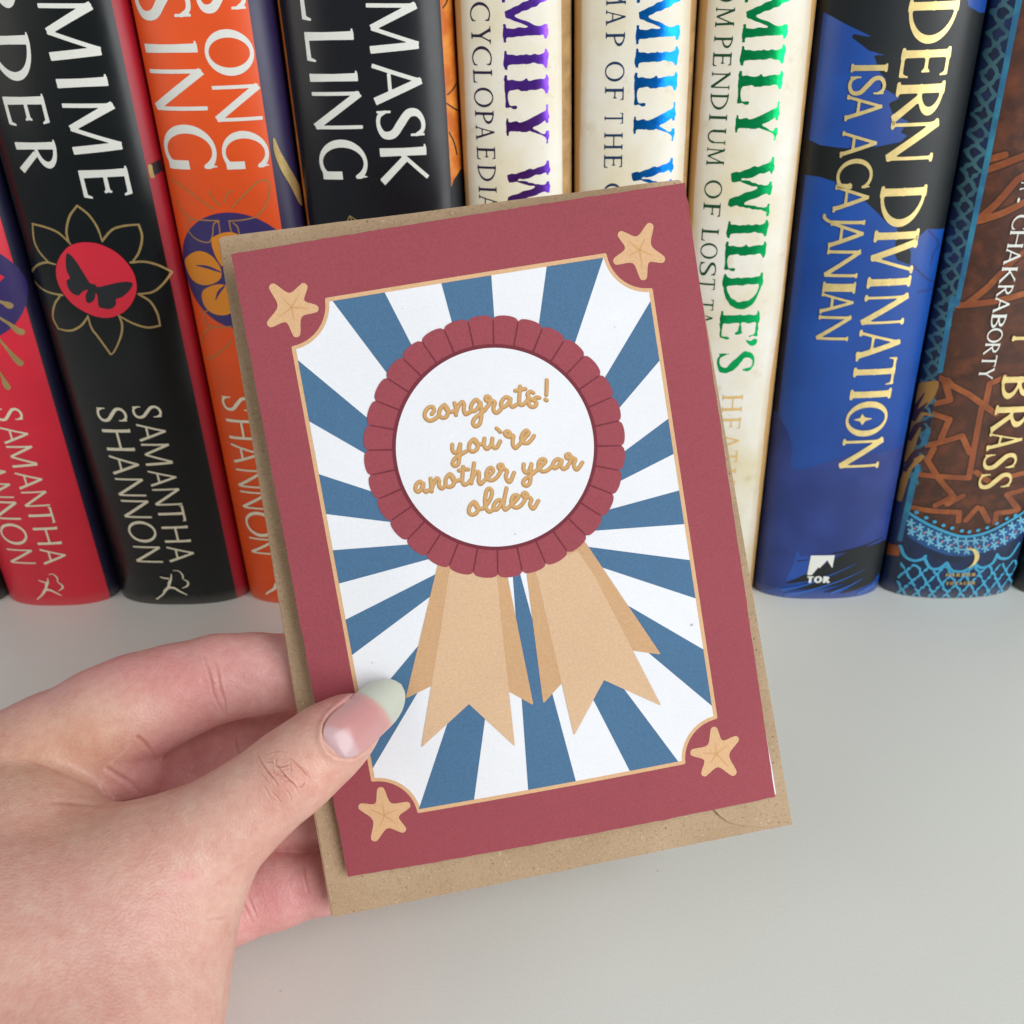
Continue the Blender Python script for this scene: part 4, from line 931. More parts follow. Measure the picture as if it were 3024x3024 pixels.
# hand lettering
o_ = lambda *P: [(x, y + 828) for x, y in P]
script = [
 [(262, 490), (285, 455), (270, 418), (225, 428), (192, 480), (198, 530), (240, 558), (290, 542), (340, 500)],
 [(395, 398), (355, 430), (335, 490), (370, 528), (415, 510), (425, 440), (390, 398)], [(395, 400), (405, 440), (440, 468), (490, 462)],
 [(492, 380), (505, 430), (506, 500)], [(506, 480), (535, 405), (572, 368), (588, 400), (586, 450), (605, 492), (650, 470)],
 [(750, 385), (715, 345), (675, 378), (657, 430), (680, 462), (720, 440), (755, 380)], [(755, 375), (764, 450), (760, 540), (742, 595), (705, 615), (680, 590), (692, 540), (745, 495), (800, 450)],
 [(800, 450), (850, 375), (848, 325), (818, 312), (806, 342), (832, 362), (880, 358), (900, 378), (886, 420), (892, 462), (920, 478), (960, 445)],
 [(1055, 340), (1020, 318), (985, 340), (962, 388), (975, 420), (1012, 408), (1045, 370), (1058, 335), (1055, 385), (1078, 418), (1120, 395)],
 [(1155, 212), (1150, 280), (1146, 350), (1152, 392), (1180, 398), (1215, 370)], [(1106, 255), (1150, 246), (1208, 236)],
 [(1215, 370), (1240, 330), (1230, 290), (1258, 264), (1288, 276)], [(1232, 300), (1262, 340), (1312, 362), (1318, 398), (1284, 420), (1248, 402), (1244, 376)], [(1290, 345), (1320, 322), (1350, 326)],
 [(1425, 148), (1424, 220), (1420, 295)], [(1412, 344), (1424, 352)],
 [(470, 800), (470, 850), (490, 880), (525, 868), (550, 800)], [(550, 795), (546, 870), (540, 940), (528, 998), (495, 1016), (472, 992), (492, 945), (545, 905), (610, 868)],
 [(690, 745), (645, 790), (642, 850), (680, 870), (722, 840), (724, 785), (690, 745)], [(690, 760), (720, 795), (775, 795)],
 [(795, 738), (790, 790), (802, 832), (830, 840), (865, 795), (875, 738), (872, 790), (888, 828), (920, 828), (955, 765)],
 [(918, 636), (938, 652), (954, 670)],
 [(1010, 700), (1048, 722), (1050, 680), (1022, 664), (1000, 688), (1030, 718), (1085, 708), (1080, 760), (1085, 808), (1110, 834), (1150, 798)],
 [(1150, 798), (1200, 735), (1242, 685), (1218, 656), (1182, 690), (1166, 740), (1186, 778), (1230, 784), (1270, 750), (1296, 710)],
 o_((172, 365), (140, 346), (105, 378), (97, 425), (122, 450), (152, 425), (176, 365), (176, 410), (200, 450), (235, 432)),
 o_((250, 315), (256, 380), (260, 445)), o_((260, 425), (285, 355), (315, 312), (334, 335), (335, 385), (360, 415), (400, 390)),
 o_((445, 270), (405, 320), (405, 380), (440, 400), (482, 375), (486, 312), (445, 270)), o_((455, 290), (490, 340), (545, 330)),
 o_((580, 196), (573, 280), (571, 340), (590, 378), (630, 360), (655, 330)), o_((537, 234), (580, 222), (630, 222)),
 o_((690, 160), (676, 260), (662, 362)), o_((665, 335), (700, 258), (734, 248), (740, 290), (736, 340), (755, 370), (790, 340)),
 o_((790, 340), (840, 290), (882, 240), (868, 206), (835, 218), (815, 262), (822, 310), (862, 334), (912, 310), (950, 260)),
 o_((950, 255), (982, 200), (965, 172), (936, 186), (946, 214), (1000, 220), (1024, 242), (1010, 290), (1030, 340), (1058, 342), (1095, 255)),
 o_((1192, 170), (1190, 220), (1212, 254), (1245, 238), (1270, 172)), o_((1270, 168), (1264, 250), (1260, 320), (1248, 370), (1215, 388), (1186, 365), (1202, 322), (1260, 285), (1320, 235)),
 o_((1320, 235), (1370, 190), (1412, 142), (1393, 117), (1360, 127), (1340, 172), (1352, 220), (1390, 244), (1440, 225), (1490, 180)),
 o_((1572, 140), (1540, 117), (1502, 142), (1486, 185), (1505, 210), (1540, 190), (1576, 130), (1570, 185), (1594, 219), (1635, 198)),
 o_((1635, 192), (1674, 115), (1652, 68), (1622, 80), (1632, 110), (1682, 106), (1714, 122), (1700, 170), (1712, 214), (1740, 219), (1786, 152)),
 o_((690, 550), (645, 600), (640, 660), (680, 680), (722, 650), (726, 590), (690, 550)), o_((695, 575), (735, 622), (795, 612)),
 o_((790, 612), (850, 530), (872, 450), (846, 416), (816, 442), (800, 540), (815, 620), (845, 650), (885, 628)),
 o_((985, 545), (935, 532), (897, 570), (887, 610), (912, 630), (945, 600), (985, 530)), o_((1018, 412), (1000, 500), (987, 590), (1005, 630), (1045, 602)),
 o_((1045, 602), (1100, 550), (1138, 502), (1120, 481), (1087, 492), (1067, 540), (1077, 588), (1115, 609), (1160, 590), (1200, 540)),
 o_((1200, 535), (1228, 482), (1205, 456), (1181, 476), (1196, 500), (1248, 505), (1270, 530), (1256, 570), (1270, 609), (1296, 614), (1340, 540))]
script = [CARD.uv(fT1(*q)) for q in script]
def script_layer(name, w, off, mat, d):
    P = np.vstack(script)
    xs = np.arange(P[:, 0].min() - 1, P[:, 0].max() + 1, .13); ys = np.arange(P[:, 1].min() - 1, P[:, 1].max() + 1, .13)
    F = np.full((len(xs), len(ys)), 9.)
    for q in script:
        i0, i1 = np.searchsorted(xs, [q[:, 0].min() - 1.4, q[:, 0].max() + 1.4]); j0, j1 = np.searchsorted(ys, [q[:, 1].min() - 1.4, q[:, 1].max() + 1.4])
        X, Y = np.meshgrid(xs[i0:i1], ys[j0:j1], indexing='ij')
        F[i0:i1, j0:j1] = np.minimum(F[i0:i1, j0:j1], f_curve(X, Y, q + d, w))
    V, Fc = contour(F, xs, ys)
    flat(name, CARD, V, Fc, off, mat, card)
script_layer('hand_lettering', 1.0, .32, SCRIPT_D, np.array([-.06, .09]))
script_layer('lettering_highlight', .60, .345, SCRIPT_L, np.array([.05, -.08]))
# specks in the stock
SPECK = paper('grey_speck', lin('#8f8f92'), .8)
for p, r in ((fTL(1265, 889), .13), (fM4(1158, 308), .22), (fM4(1168, 302), .14), (fT2(1102, 880), .16), (fT2(1245, 820), .1), (fTR(887, 1003), .14), (fM3(430, 1190), .14), (fM3(1048, 676), .13), (fM3(1330, 376), .14), (fM3(1157, 1278), .13)):
    c_ = CARD.uv([p])[0]; P = [c_ + r * np.array([math.cos(a), .8 * math.sin(a)]) * random.uniform(.7, 1.2) for a in np.arange(6) * 1.047]
    fpoly('paper_speck', CARD, P, .36, SPECK, card)

# envelope: kraft paper, lying against the back of the card
def at(p, d): return np.array([(p[0] - CPX) / FPX, -(p[1] - CPX) / FPX, -1.]) * d
pl = [at((684, 751), 238.3), at((2022, 537), 243.0), at((1028, 2591), 245.1)]
nn = np.cross(pl[1] - pl[0], pl[2] - pl[0])
def on(p):
    d = at(p, 1.); return d * ((pl[0] @ nn) / (d @ nn))
ENV = Sheet(on((644, 701)), on((2011, 529)), on((979, 2709)))
t = NT('kraft_paper')
n1, n2, n3 = t.noise(2600, 3, .6), t.noise(1300, 4, .65), t.noise(60, 3)
c_ = t.mix(t.ramp(n3, [(.35, g(0)), (.65, g(1))]), lin('#b09577'), lin('#bba183'))
c_ = t.mix(t.ramp(n2, [(.32, g(.55)), (.46, g(0))]), c_, lin('#927860'))
c_ = t.mix(t.ramp(n1, [(.57, g(0)), (.72, g(.6))]), c_, lin('#d6c2a6'))
vo = t.n('ShaderNodeTexVoronoi'); vo.inputs['Scale'].default_value = 420; t.l(t.tc(), vo.inputs['Vector'])
c_ = t.mix(t.ramp(vo.outputs['Distance'], [(.05, g(.6)), (.11, g(0))]), c_, lin('#e2cfae'))
vo2 = t.n('ShaderNodeTexVoronoi'); vo2.inputs['Scale'].default_value = 330; t.l(t.tc(), vo2.inputs['Vector'])
c_ = t.mix(t.ramp(vo2.outputs['Distance'], [(.05, g(.7)), (.10, g(0))]), c_, lin('#5d4a33'))
t.col(c_); t.set(Roughness=.85); t.b.inputs['Specular IOR Level'].default_value = .15; t.bump(n2, .35, .0003)
KRAFT = t.m
cq = ENV.uv([(644, 701), (2011, 529), (2338, 2434), (979, 2709)])
def edges(Q, amp, n, seed):
    r = np.random.default_rng(seed); P = []
    for a, b_ in zip(Q, np.roll(Q, -1, 0)):
        for tt in np.arange(n) / n: P.append(a + (b_ - a) * tt + r.normal(0, amp, 2))
    return np.array(P)
env = thing('envelope', ENV.xyz([[cq[:, 0].mean(), cq[2:, 1].mean()]])[0], 'brown kraft paper envelope behind the maroon card', 'envelope')
slab('body', ENV, edges(rounded(cq, 1.2, 4), .05, 12, 3), -.7, 0, [KRAFT, KRAFT], env)
# folded corner flaps, one sheet proud of the body
fl_ = ENV.uv(fM4((1225, 1400), (1310, 1483), (1345, 1520), (1385, 1550), (1440, 1569), (1500, 1580), (1570, 1586), (1640, 1589), (1796, 1572)))
fl_ = np.vstack([fl_, cq[1] + (cq[2] - cq[1]) * .03, cq[1] + (cq[2] - cq[1]) * .03 - (8, 0)])
slab('corner_flap', ENV, fl_, .03, .75, [KRAFT, KRAFT], env)
fl_ = ENV.uv(fM5((760, 1040), (690, 1130), (610, 1230), (520, 1310), (440, 1372), (198, 1460)))
fl_ = np.vstack([fl_, cq[0] + (cq[3] - cq[0]) * .03, cq[0] + (cq[3] - cq[0]) * .03 + (10, 0)])
slab('corner_flap', ENV, fl_, .03, .18, [KRAFT, KRAFT], env)

# ------------------------------------------------------------------ the hand: one smooth skin grown from a signed field
FD = FPX / 3024 * 1932                                  # the D units used below: photo seen 1932 px wide
def HP(x, y, d): return np.array([(x - 966) / FD * d, -(y - 966) / FD * d, -d], float)
VOX = .62
g0, g1 = np.array([-158., -152., -283.]), np.array([-26., -22., -172.])
gx, gy, gz = [np.arange(a, b_ + VOX, VOX, dtype=np.float32) for a, b_ in zip(g0, g1)]
GX, GY, GZ = np.meshgrid(gx, gy, gz, indexing='ij', sparse=True)
SHAPE = (len(gx), len(gy), len(gz))
def cone(a, ra, b_, rb):
    """round cone between two joints"""
    d = (b_ - a).astype(np.float32); L2 = float(d @ d)
    t = np.clip(((GX - a[0]) * d[0] + (GY - a[1]) * d[1] + (GZ - a[2]) * d[2]) / L2, 0, 1)
    return np.sqrt((GX - a[0] - t * d[0]) ** 2 + (GY - a[1] - t * d[1]) ** 2 + (GZ - a[2] - t * d[2]) ** 2) - (ra + (rb - ra) * t)
def ball(c, r, sq=(1, 1, 1)):
    return (np.sqrt(((GX - c[0]) / sq[0]) ** 2 + ((GY - c[1]) / sq[1]) ** 2 + ((GZ - c[2]) / sq[2]) ** 2) - r) * min(sq)
def sm3(a, b_, k):
    h = np.clip(.5 + .5 * (b_ - a) / k, 0, 1)
    return b_ * (1 - h) + a * h - k * h * (1 - h)
def chain(pts, k):
    """pts: (x, y, depth, radius in D px)"""
    F = None; J = [(HP(x, y, d), r * d / FD) for x, y, d, r in pts]
    for (a, ra), (b_, rb) in zip(J[:-1], J[1:]):
        c = cone(a, ra, b_, rb); F = c if F is None else sm3(F, c, k)
    return F
thumb = chain([(690, 1349, 234.2, 36), (662, 1368, 231.5, 57), (618, 1402, 229.5, 72), (566, 1444, 228, 78), (528, 1474, 227.5, 80), (470, 1520, 227, 86), (415, 1564, 227, 97), (352, 1612, 227, 117), (250, 1690, 225, 168), (130, 1800, 220, 235)], 3.0)
arm = chain([(330, 1650, 229, 120), (255, 1745, 226, 175), (205, 1850, 221, 205), (150, 1985, 212, 235), (60, 2250, 190, 270)], 8.0)
body = sm3(thumb, arm, 7.0)
heel = chain([(60, 1600, 232, 150), (30, 1800, 222, 240), (-60, 2050, 210, 280)], 8.0)
body = sm3(body, heel, 8.0)
index = chain([(-60, 1500, 246, 130), (95, 1416, 247, 104), (200, 1362, 248.5, 101), (262, 1333, 250, 97), (330, 1306, 251.5, 87), (410, 1280, 253, 79), (480, 1272, 254.5, 74), (560, 1267, 255.8, 68), (650, 1262, 257, 60), (725, 1262, 257.5, 50)], 3.0)
palm = chain([(20, 1520, 244, 110), (140, 1475, 248, 88), (215, 1448, 250, 78), (252, 1470, 250, 52)], 4.0)
index = sm3(index, palm, 2.4)
middle = chain([(60, 1560, 256, 110), (240, 1490, 268, 86), (430, 1428, 270, 78), (560, 1412, 269, 70), (720, 1400, 265, 60), (800, 1400, 264, 48)], 3.0)
ring = chain([(120, 1640, 254, 110), (330, 1580, 262, 80), (470, 1549, 264.5, 66), (590, 1541, 264.5, 61), (720, 1540, 262, 55), (790, 1540, 262, 46)], 3.0)
little = chain([(180, 1720, 246, 130), (330, 1722, 252, 92), (430, 1702, 256, 77), (520, 1681, 258, 67), (612, 1664, 258.5, 56), (700, 1652, 258.5, 48), (745, 1650, 258, 40)], 3.0)
backs = sm3(sm3(middle, ring, .6), little, .35)
backs = sm3(backs, chain([(60, 1620, 250, 150), (230, 1660, 250, 110)], 4), 5.0)
F = sm3(index, backs, .8)
del middle, ring, little, index, backs
F = sm3(body, F, 2.0)
F = sm3(F, chain([(-90, 1545, 240, 150), (20, 1520, 241, 112), (70, 1512, 243, 86)], 5), 9.0)
del thumb, arm, heel, body
def surface_nets(F):
    ins = F < 0
    n = np.array(F.shape) - 1
    cnt = np.zeros(n, np.int8)
    for i in (0, 1):
        for j in (0, 1):
            for k in (0, 1): cnt += ins[i:i + n[0], j:j + n[1], k:k + n[2]]
    act = (cnt > 0) & (cnt < 8); idx = np.argwhere(act)
    lab = np.full(n, -1, np.int32); lab[act] = np.arange(len(idx))
    acc = np.zeros((len(idx), 3)); num = np.zeros(len(idx))
    I, J, K = idx.T
    cor = [(i, j, k) for i in (0, 1) for j in (0, 1) for k in (0, 1)]
    for a in cor:
        for ax in range(3):
            if a[ax]: continue
            b_ = list(a); b_[ax] = 1
            fa = F[I + a[0], J + a[1], K + a[2]]; fb = F[I + b_[0], J + b_[1], K + b_[2]]
            s_ = (fa < 0) != (fb < 0); t = np.where(s_, fa / np.where(s_, fa - fb, 1), 0)
            p = np.tile(np.array(a, float), (len(idx), 1)); p[:, ax] += t
            acc[s_] += p[s_]; num[s_] += 1
    V = idx + acc / num[:, None]
    Q = []
    for ax in range(3):
        b1, b2 = [(1, 2), (2, 0), (0, 1)][ax]
        lo = [slice(None)] * 3; hi = [slice(None)] * 3; lo[ax] = slice(0, -1); hi[ax] = slice(1, None)
        A, B_ = ins[tuple(lo)], ins[tuple(hi)]
        e = np.argwhere(A != B_)
        ok = (e[:, b1] > 0) & (e[:, b2] > 0) & (e[:, b1] < n[b1]) & (e[:, b2] < n[b2]); e = e[ok]
        o1 = np.zeros(3, int); o1[b1] = 1; o2 = np.zeros(3, int); o2[b2] = 1
        q = [lab[tuple(c.T)] for c in (e - o1 - o2, e - o2, e, e - o1)]
        q = np.stack(q, 1); fl = ~A[tuple(e.T)]
        q[fl] = q[fl][:, ::-1]; Q.append(q)
    return V, np.vstack(Q)
hv, hf = surface_nets(F.astype(np.float32)); del F
hv = hv * VOX + g0
def vnormals(V, Q):
    n = np.cross(V[Q[:, 2]] - V[Q[:, 0]], V[Q[:, 3]] - V[Q[:, 1]]); N = np.zeros_like(V)
    for k in range(4): np.add.at(N, Q[:, k], n)
    return N / (np.linalg.norm(N, axis=1)[:, None] + 1e-12)
def smooth(V, Q, it, lam=.5):
    e = np.vstack([Q[:, [i, (i + 1) % 4]] for i in range(4)])
    for _ in range(it):
        A = np.zeros_like(V); c = np.zeros(len(V))
        np.add.at(A, e[:, 0], V[e[:, 1]]); np.add.at(c, e[:, 0], 1)
        np.add.at(A, e[:, 1], V[e[:, 0]]); np.add.at(c, e[:, 1], 1)
        V = V + lam * (A / c[:, None] - V)
    return V
hv = smooth(hv, hf, 6)
hn = vnormals(hv, hf)
if (hn * (hv - hv.mean(0))).sum() < 0: hf = hf[:, ::-1]; hn = -hn
# finer skin where the creases are
def refine(V, Q, mask):
    """split every masked quad in four, neighbours become n-gons"""
    em = {}; V = list(map(tuple, V)); out = []
    def mid(a, b_):
        k = (a, b_) if a < b_ else (b_, a)
        if k not in em: em[k] = len(V); V.append(tuple((np.array(V[a]) + V[b_]) / 2))
        return em[k]
    rest = []
    for q, m__ in zip(Q, mask):
        if not (m__ and len(q) == 4): rest.append(q); continue
        m_ = [mid(q[i], q[(i + 1) % 4]) for i in range(4)]; c = len(V); V.append(tuple(np.mean([V[i] for i in q], 0)))
        for i in range(4): out.append((q[i], m_[i], c, m_[i - 1]))
    for q in rest:
        r = []
        for i in range(len(q)):
            a, b_ = q[i], q[(i + 1) % len(q)]; r.append(a); k = (a, b_) if a < b_ else (b_, a)
            if k in em: r.append(em[k])
        out.append(tuple(r))
    return np.array(V), out
def toD(V): return np.stack([966 + FD * V[:, 0] / -V[:, 2], 966 - FD * V[:, 1] / -V[:, 2]], 1)
fc = hv[hf].mean(1); fd = toD(fc); fn = hn[hf].mean(1)
mask = (fd[:, 0] > 60) & (fd[:, 0] < 735) & (fd[:, 1] > 1190) & (fd[:, 1] < 1790) & ((fn * -fc).sum(1) > 0)
hv, hfl = refine(hv, hf.tolist(), mask)
fc = np.array([hv[list(q)].mean(0) for q in hfl]); fd = toD(fc)
mask = (np.hypot((fd[:, 0] - 545) / 88, (fd[:, 1] - 1462) / 85) < 1) & (-fc[:, 2] < 234)
hv, hfl = refine(hv, hfl, mask)
import itertools
def vnorm_poly(V, Fl):
    N = np.zeros_like(V)
    for k in sorted(set(map(len, Fl))):
        q = np.array([f_ for f_ in Fl if len(f_) == k])
        if len(q) == 0: continue
        n = np.cross(V[q[:, k // 2]] - V[q[:, 0]], V[q[:, (k // 2 + 1)]] - V[q[:, 1]])
        for j in range(k): np.add.at(N, q[:, j], n)
    return N / (np.linalg.norm(N, axis=1)[:, None] + 1e-12)
hn = vnorm_poly(hv, hfl)
fz = lambda *q: [(a * .40474, 1150 + b_ * .40474) for a, b_ in q]      # 1224 px enlargement of the hand
fzn = lambda *q: [((600 + a * .36232) * .63889, (1800 + b_ * .36232) * .63889) for a, b_ in q]
def dist_line(P, L):
    L = spline(L, 6); D = np.full(len(P), 1e3); T = np.zeros(len(P)); n = len(L) - 1
    for i, (a, b_) in enumerate(zip(L[:-1], L[1:])):
        d = b_ - a; t = np.clip(((P - a) @ d) / (d @ d + 1e-9), 0, 1)
        q = np.hypot(*(P - a - t[:, None] * d).T); m_ = q < D
        D[m_] = q[m_]; T[m_] = (i + t[m_]) / n
    return D, np.clip(np.sin(np.pi * np.clip(T, 0, 1)), 0, 1) ** .6
pd = toD(hv); front = np.clip((hn * -hv / np.linalg.norm(hv, axis=1)[:, None]).sum(1), 0, 1); depth = -hv[:, 2]
near = depth < 236; far = depth > 238
def zone(kind): return near if kind == 't' else far if kind == 'f' else np.ones(len(hv), bool)
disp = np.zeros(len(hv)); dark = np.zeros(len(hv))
for kind, L, dep, sig in (
    # thumb knuckle
    ('t', fzn((430, 1165), (475, 1250), (530, 1330), (580, 1390), (610, 1440)), .5, 1.6), ('t', fzn((590, 1255), (630, 1310), (680, 1370), (730, 1420), (770, 1480)), .5, 1.6),
    ('t', fzn((600, 1200), (595, 1270), (650, 1280), (720, 1250)), .4, 1.4), ('t', fzn((690, 1190), (750, 1250), (810, 1310), (850, 1370)), .46, 1.5),
    ('t', fzn((510, 1240), (560, 1245), (600, 1285)), .36, 1.3), ('t', fzn((650, 1400), (700, 1390), (760, 1440)), .36, 1.3), ('t', fzn((740, 1440), (790, 1450), (830, 1400)), .36, 1.3),
    ('t', fzn((550, 1480), (600, 1530), (640, 1580)), .24, 1.4), ('t', fzn((780, 1500), (800, 1550)), .12, 1.2), ('t', fzn((640, 1310), (700, 1300), (770, 1320)), .24, 1.2), ('t', fzn((520, 1180), (600, 1150), (680, 1160)), .12, 1.6),
    ('t', fzn((460, 1330), (500, 1370), (540, 1430)), .25, 1.4), ('t', fzn((620, 1360), (660, 1350), (690, 1375)), .3, 1.2), ('t', fzn((700, 1240), (715, 1290), (705, 1340)), .25, 1.2), ('t', fzn((560, 1290), (590, 1340), (640, 1350)), .3, 1.2),
    ('t', fzn((660, 1460), (700, 1500), (720, 1560)), .22, 1.3), ('t', fzn((790, 1270), (840, 1320), (870, 1390)), .2, 1.3), ('t', fzn((480, 1420), (520, 1480), (560, 1560)), .16, 1.6),
    # finger joints
    ('f', fz((945, 205), (965, 260), (985, 330), (1000, 400), (1040, 480)), .42, 2.2), ('f', fz((1000, 230), (1018, 300), (1030, 370), (1050, 430), (1055, 500)), .40, 2.0), ('f', fz((940, 330), (1000, 345), (1030, 340)), .2, 1.8),
    ('f', fz((545, 475), (580, 530), (625, 580), (680, 630), (722, 690)), .55, 3.4), ('f', fz((220, 580), (300, 615), (400, 670), (500, 735), (600, 800), (660, 860)), .5, 4),
    ('f', fz((1095, 590), (1100, 640), (1120, 690)), .3, 2.2), ('f', fz((1412, 1180), (1420, 1250), (1440, 1330)), .28, 2.0), ('f', fz((1120, 1340), (1145, 1390), (1180, 1470)), .25, 2.0), ('f', fz((1150, 1320), (1175, 1380), (1200, 1440)), .22, 1.8),
    # thumb web and heel
    ('a', fz((230, 895), (330, 900), (430, 908), (540, 905), (650, 890), (760, 868)), .6, 4), ('t', fz((960, 1445), (1010, 1440), (1075, 1425)), .34, 2.2), ('a', fz((100, 690), (250, 745), (400, 810), (560, 880)), .25, 3.5),
    ('t', fz((490, 1000), (530, 1080), (560, 1150)), .08, 5), ('t', fz((640, 930), (700, 1010), (760, 1080)), .08, 5)):
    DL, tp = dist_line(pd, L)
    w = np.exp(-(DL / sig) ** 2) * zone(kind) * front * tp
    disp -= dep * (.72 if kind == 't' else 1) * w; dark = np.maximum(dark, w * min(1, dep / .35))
    w2 = np.exp(-((DL - sig * 2.2) / (sig * 1.3)) ** 2) * zone(kind) * front * tp
    disp += dep * .22 * w2
# puffy fold between thumb knuckle lines, soft pad ahead of the finger joint
for x, y, r, h, kind in ((545, 1462, 34, .35, 't'), (360, 1285, 45, .5, 'f'), (230, 1470, 55, 1.0, 'f')):
    disp += h * np.exp(-((pd[:, 0] - x) ** 2 + (pd[:, 1] - y) ** 2) / r ** 2) * zone(kind) * front
# nail bed: press the skin under the nail
NB, NTIP = np.array([622., 1414.]), np.array([757., 1291.]); NL = np.linalg.norm(NTIP - NB); nu = (NTIP - NB) / NL; nvv = np.array([-nu[1], nu[0]])
un = (pd - NB) @ nu / NL; vn = (pd - NB) @ nvv
inn = near & (un > -.02) & (un < .8) & (np.abs(vn) < 44)
wb_ = 49. * (1 - .10 * un) * np.sqrt(np.clip(1 - (1 - np.clip(un / .34, 0, 1)) ** 2.6, 0, 1))
dn_ = np.where(un < .12, np.hypot(vn / 49., (un - .34) / .34) * 40 - 40, np.abs(vn) - wb_)
fold = np.exp(-((dn_ - 5) / 5.) ** 2) * near * front * np.clip((.72 - un) / .1, 0, 1) * (un > -.12) * (np.abs(vn) < 75)
disp -= .55 * near * np.clip((-3 - dn_) / 3, 0, 1) * (un > .02) * (un < .64) * (np.abs(vn) < 60)
disp += .5 * fold - .35 * np.exp(-(dn_ / 2.2) ** 2) * near * front * (un > -.05) * (un < .7) * (np.abs(vn) < 60)
hv0 = hv.copy()
hv = hv + hn * disp[:, None]
# skin colour: pinker fingers, yellowish web, paler back of the thumb
def blob(x, y, rx, ry): return np.exp(-((pd[:, 0] - x) / rx) ** 2 - ((pd[:, 1] - y) / ry) ** 2)
skin = np.tile(np.array(lin('#d8ae9f')[:3]), (len(hv), 1))
def tint(w, c, k=1.):
    global skin
    w = np.clip(w * k, 0, 1)[:, None]; skin = skin * (1 - w) + np.array(lin(c)[:3]) * w
sf = np.clip((depth - 236) / 6, 0, 1)
tint(sf, '#e0a9a6', .85)
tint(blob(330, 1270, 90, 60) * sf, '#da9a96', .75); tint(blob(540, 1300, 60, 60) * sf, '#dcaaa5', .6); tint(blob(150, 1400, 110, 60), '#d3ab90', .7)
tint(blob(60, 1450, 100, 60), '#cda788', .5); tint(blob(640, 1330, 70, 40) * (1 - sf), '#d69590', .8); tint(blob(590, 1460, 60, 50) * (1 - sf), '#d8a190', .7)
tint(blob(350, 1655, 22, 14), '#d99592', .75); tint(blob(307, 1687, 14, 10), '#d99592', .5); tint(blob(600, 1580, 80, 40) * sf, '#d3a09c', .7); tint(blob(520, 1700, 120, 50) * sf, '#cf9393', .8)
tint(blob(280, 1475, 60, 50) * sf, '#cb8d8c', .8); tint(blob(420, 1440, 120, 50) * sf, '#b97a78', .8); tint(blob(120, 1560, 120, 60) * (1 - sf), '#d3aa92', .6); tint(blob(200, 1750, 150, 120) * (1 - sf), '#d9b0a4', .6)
tint(dark, '#b8796b', .5)  # deepens the carved creases by darkening the skin colour too
t = NT('skin')
va = t.n('ShaderNodeAttribute', attribute_name='skin')
mot = t.ramp(t.noise(90, 4, .6), [(.28, (.95, .82, .81, 1)), (.72, (1.05, 1.08, 1.06, 1))])
mot2 = t.ramp(t.noise(420, 4, .65), [(.3, (.95, .86, .85, 1)), (.7, (1.04, 1.07, 1.07, 1))])
t.col(t.mix(1, t.mix(1, va.outputs['Color'], mot, 'MULTIPLY'), mot2, 'MULTIPLY'))
t.set(Roughness=.42); t.b.inputs['Specular IOR Level'].default_value = .48
t.b.inputs['Subsurface Weight'].default_value = .22; t.b.inputs['Subsurface Radius'].default_value = (1, .35, .22); t.b.inputs['Subsurface Scale'].default_value = .0035
vv = t.n('ShaderNodeTexVoronoi'); vv.inputs['Scale'].default_value = 1500; t.l(t.tc(), vv.inputs['Vector'])
mp = t.n('ShaderNodeMapping'); mp.inputs['Rotation'].default_value = (0, .6, .5); mp.inputs['Scale'].default_value = (700, 2400, 1500); t.l(t.tc(), mp.inputs[0])
nn_ = t.noise(1, 3, .6, mp.outputs[0])
hh = t.n('ShaderNodeMath', operation='ADD'); t.l(vv.outputs['Distance'], hh.inputs[0]); t.l(nn_, hh.inputs[1])
t.bump(hh.outputs[0], .36, .00022)
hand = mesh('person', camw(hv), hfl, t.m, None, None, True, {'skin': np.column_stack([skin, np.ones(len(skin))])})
tag(hand, 'left hand of a person holding card and envelope between thumb and fingers', 'person')

# thumb nail: a long arched plate with pink bed, pale moon and grown-out tip
nu_, nv_ = 46, 30; V, A = [], []
from mathutils.bvhtree import BVHTree
bvh = BVHTree.FromPolygons([Vector(p) for p in hv0.tolist()], [list(map(int, f_)) for f_ in hfl])
def skin_depth(x, y):
    d = HP(x, y, 1.); d /= np.linalg.norm(d); r = bvh.ray_cast(Vector((0, 0, 0)), Vector(d))
    return -r[0][2] if r[0] is not None and -r[0][2] < 237.5 else None
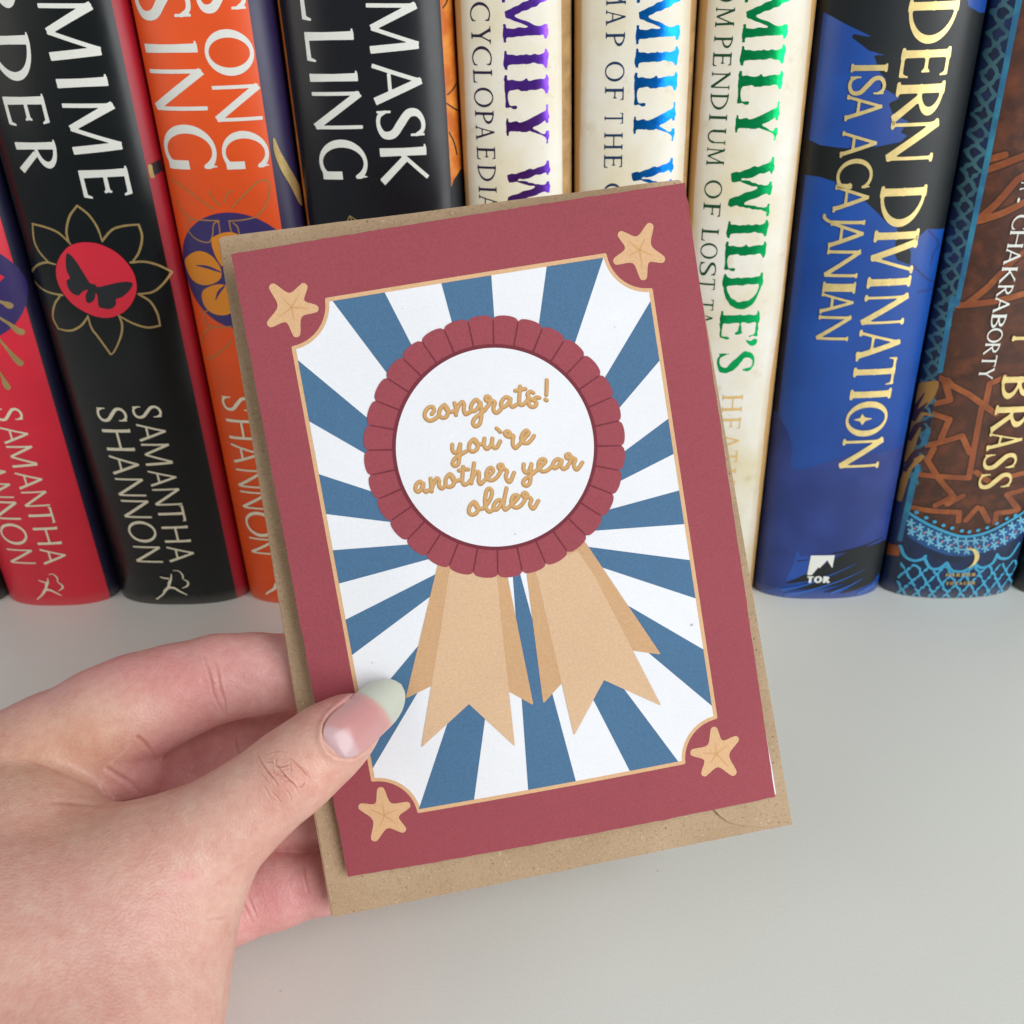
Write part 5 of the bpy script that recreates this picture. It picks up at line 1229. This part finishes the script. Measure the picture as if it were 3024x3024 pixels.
# skin under the nail, fitted with a smooth arch so that the plate lies flush
SM = []
for u in np.linspace(0, .62, 16):
    for v in np.linspace(-46, 46, 15):
        p = NB + nu * u * NL + nvv * v; d = skin_depth(*p)
        if d is not None: SM.append((u, v / 49, d))
SM = np.array(SM)
nb = lambda u, v: np.stack([np.ones_like(u), u, u * u, v, u * v, v * v, u * v * v, v ** 4], -1)
NC = np.linalg.lstsq(nb(SM[:, 0], SM[:, 1]), SM[:, 2], rcond=None)[0]
HW = 49.
for i in range(nu_):
    u = i / (nu_ - 1)
    wb = HW * (1 - .10 * u) * (max(0, 1 - (1 - min(u / .34, 1)) ** 2.6)) ** .5
    wt = (max(0, 1 - max(0, (u - .60) / .40) ** 2.3)) ** .55
    hw = max(wb * wt, .4)
    for j in range(nv_):
        v = -1 + 2 * j / (nv_ - 1)
        p = NB + nu * u * NL + nvv * v * hw
        us = min(u, .62); w_ = v * hw / HW
        dd = float(nb(np.array(us), np.array(w_)) @ NC)
        if u > us: dd += (float(nb(np.array(.62), np.array(w_)) @ NC) - float(nb(np.array(.54), np.array(w_)) @ NC)) / .08 * (u - us) * .8
        V.append(HP(p[0], p[1], dd - .55 + .6 * max(0, .06 - u) / .06))
        # colours
        moon = np.clip((.27 - u - .10 * v * v + .04 * v) / .05, 0, 1)
        free = np.clip((u - (.66 - .06 * v * v + .02 * v)) / .06, 0, 1); rim = math.exp(-((u - (.655 - .06 * v * v + .02 * v)) / .022) ** 2)
        c = np.array(lin('#cb908e')[:3]) * (1 - .35 * v * v) + np.array(lin('#d9b0aa')[:3]) * .35 * v * v
        c = c * (1 - .75 * moon) + np.array(lin('#ceb0b4')[:3]) * .75 * moon
        c = c * (1 - free) + np.array(lin('#d0d2c3')[:3]) * free
        c = c * (1 - .4 * rim) + np.array(lin('#dda69a')[:3]) * .4 * rim
        A.append((*c, 1 - .16 * free))
n0 = len(V)
V = V + [p + np.array([0, 0, -.45]) for p in V]; A = A + A
Fq = []
for i in range(nu_ - 1):
    for j in range(nv_ - 1):
        a = i * nv_ + j; Fq.append((a, a + 1, a + nv_ + 1, a + nv_)); Fq.append((n0 + a, n0 + a + nv_, n0 + a + nv_ + 1, n0 + a + 1))
rim_ = [j for j in range(nv_)] + [i * nv_ + nv_ - 1 for i in range(1, nu_)] + [(nu_ - 1) * nv_ + j for j in range(nv_ - 2, -1, -1)] + [i * nv_ for i in range(nu_ - 2, 0, -1)]
for a, b_ in zip(rim_, rim_[1:] + rim_[:1]): Fq.append((a, n0 + a, n0 + b_, b_))
t = NT('nail')
va = t.n('ShaderNodeAttribute', attribute_name='nailcol'); t.col(va.outputs['Color'])
t.l(va.outputs['Alpha'], t.b.inputs['Alpha']); t.set(Roughness=.24); t.b.inputs['Specular IOR Level'].default_value = .42; t.b.inputs['Subsurface Weight'].default_value = .15
t.b.inputs['Subsurface Radius'].default_value = (1, .5, .4); t.b.inputs['Subsurface Scale'].default_value = .002
t.b.inputs['Coat Weight'].default_value = .25; t.b.inputs['Coat Roughness'].default_value = .15
t.bump(t.noise(500, 2), .08, .0002)
nail = mesh('thumb_nail', camw(np.array(V)), Fq, t.m, hand, None, True, {'nailcol': A})
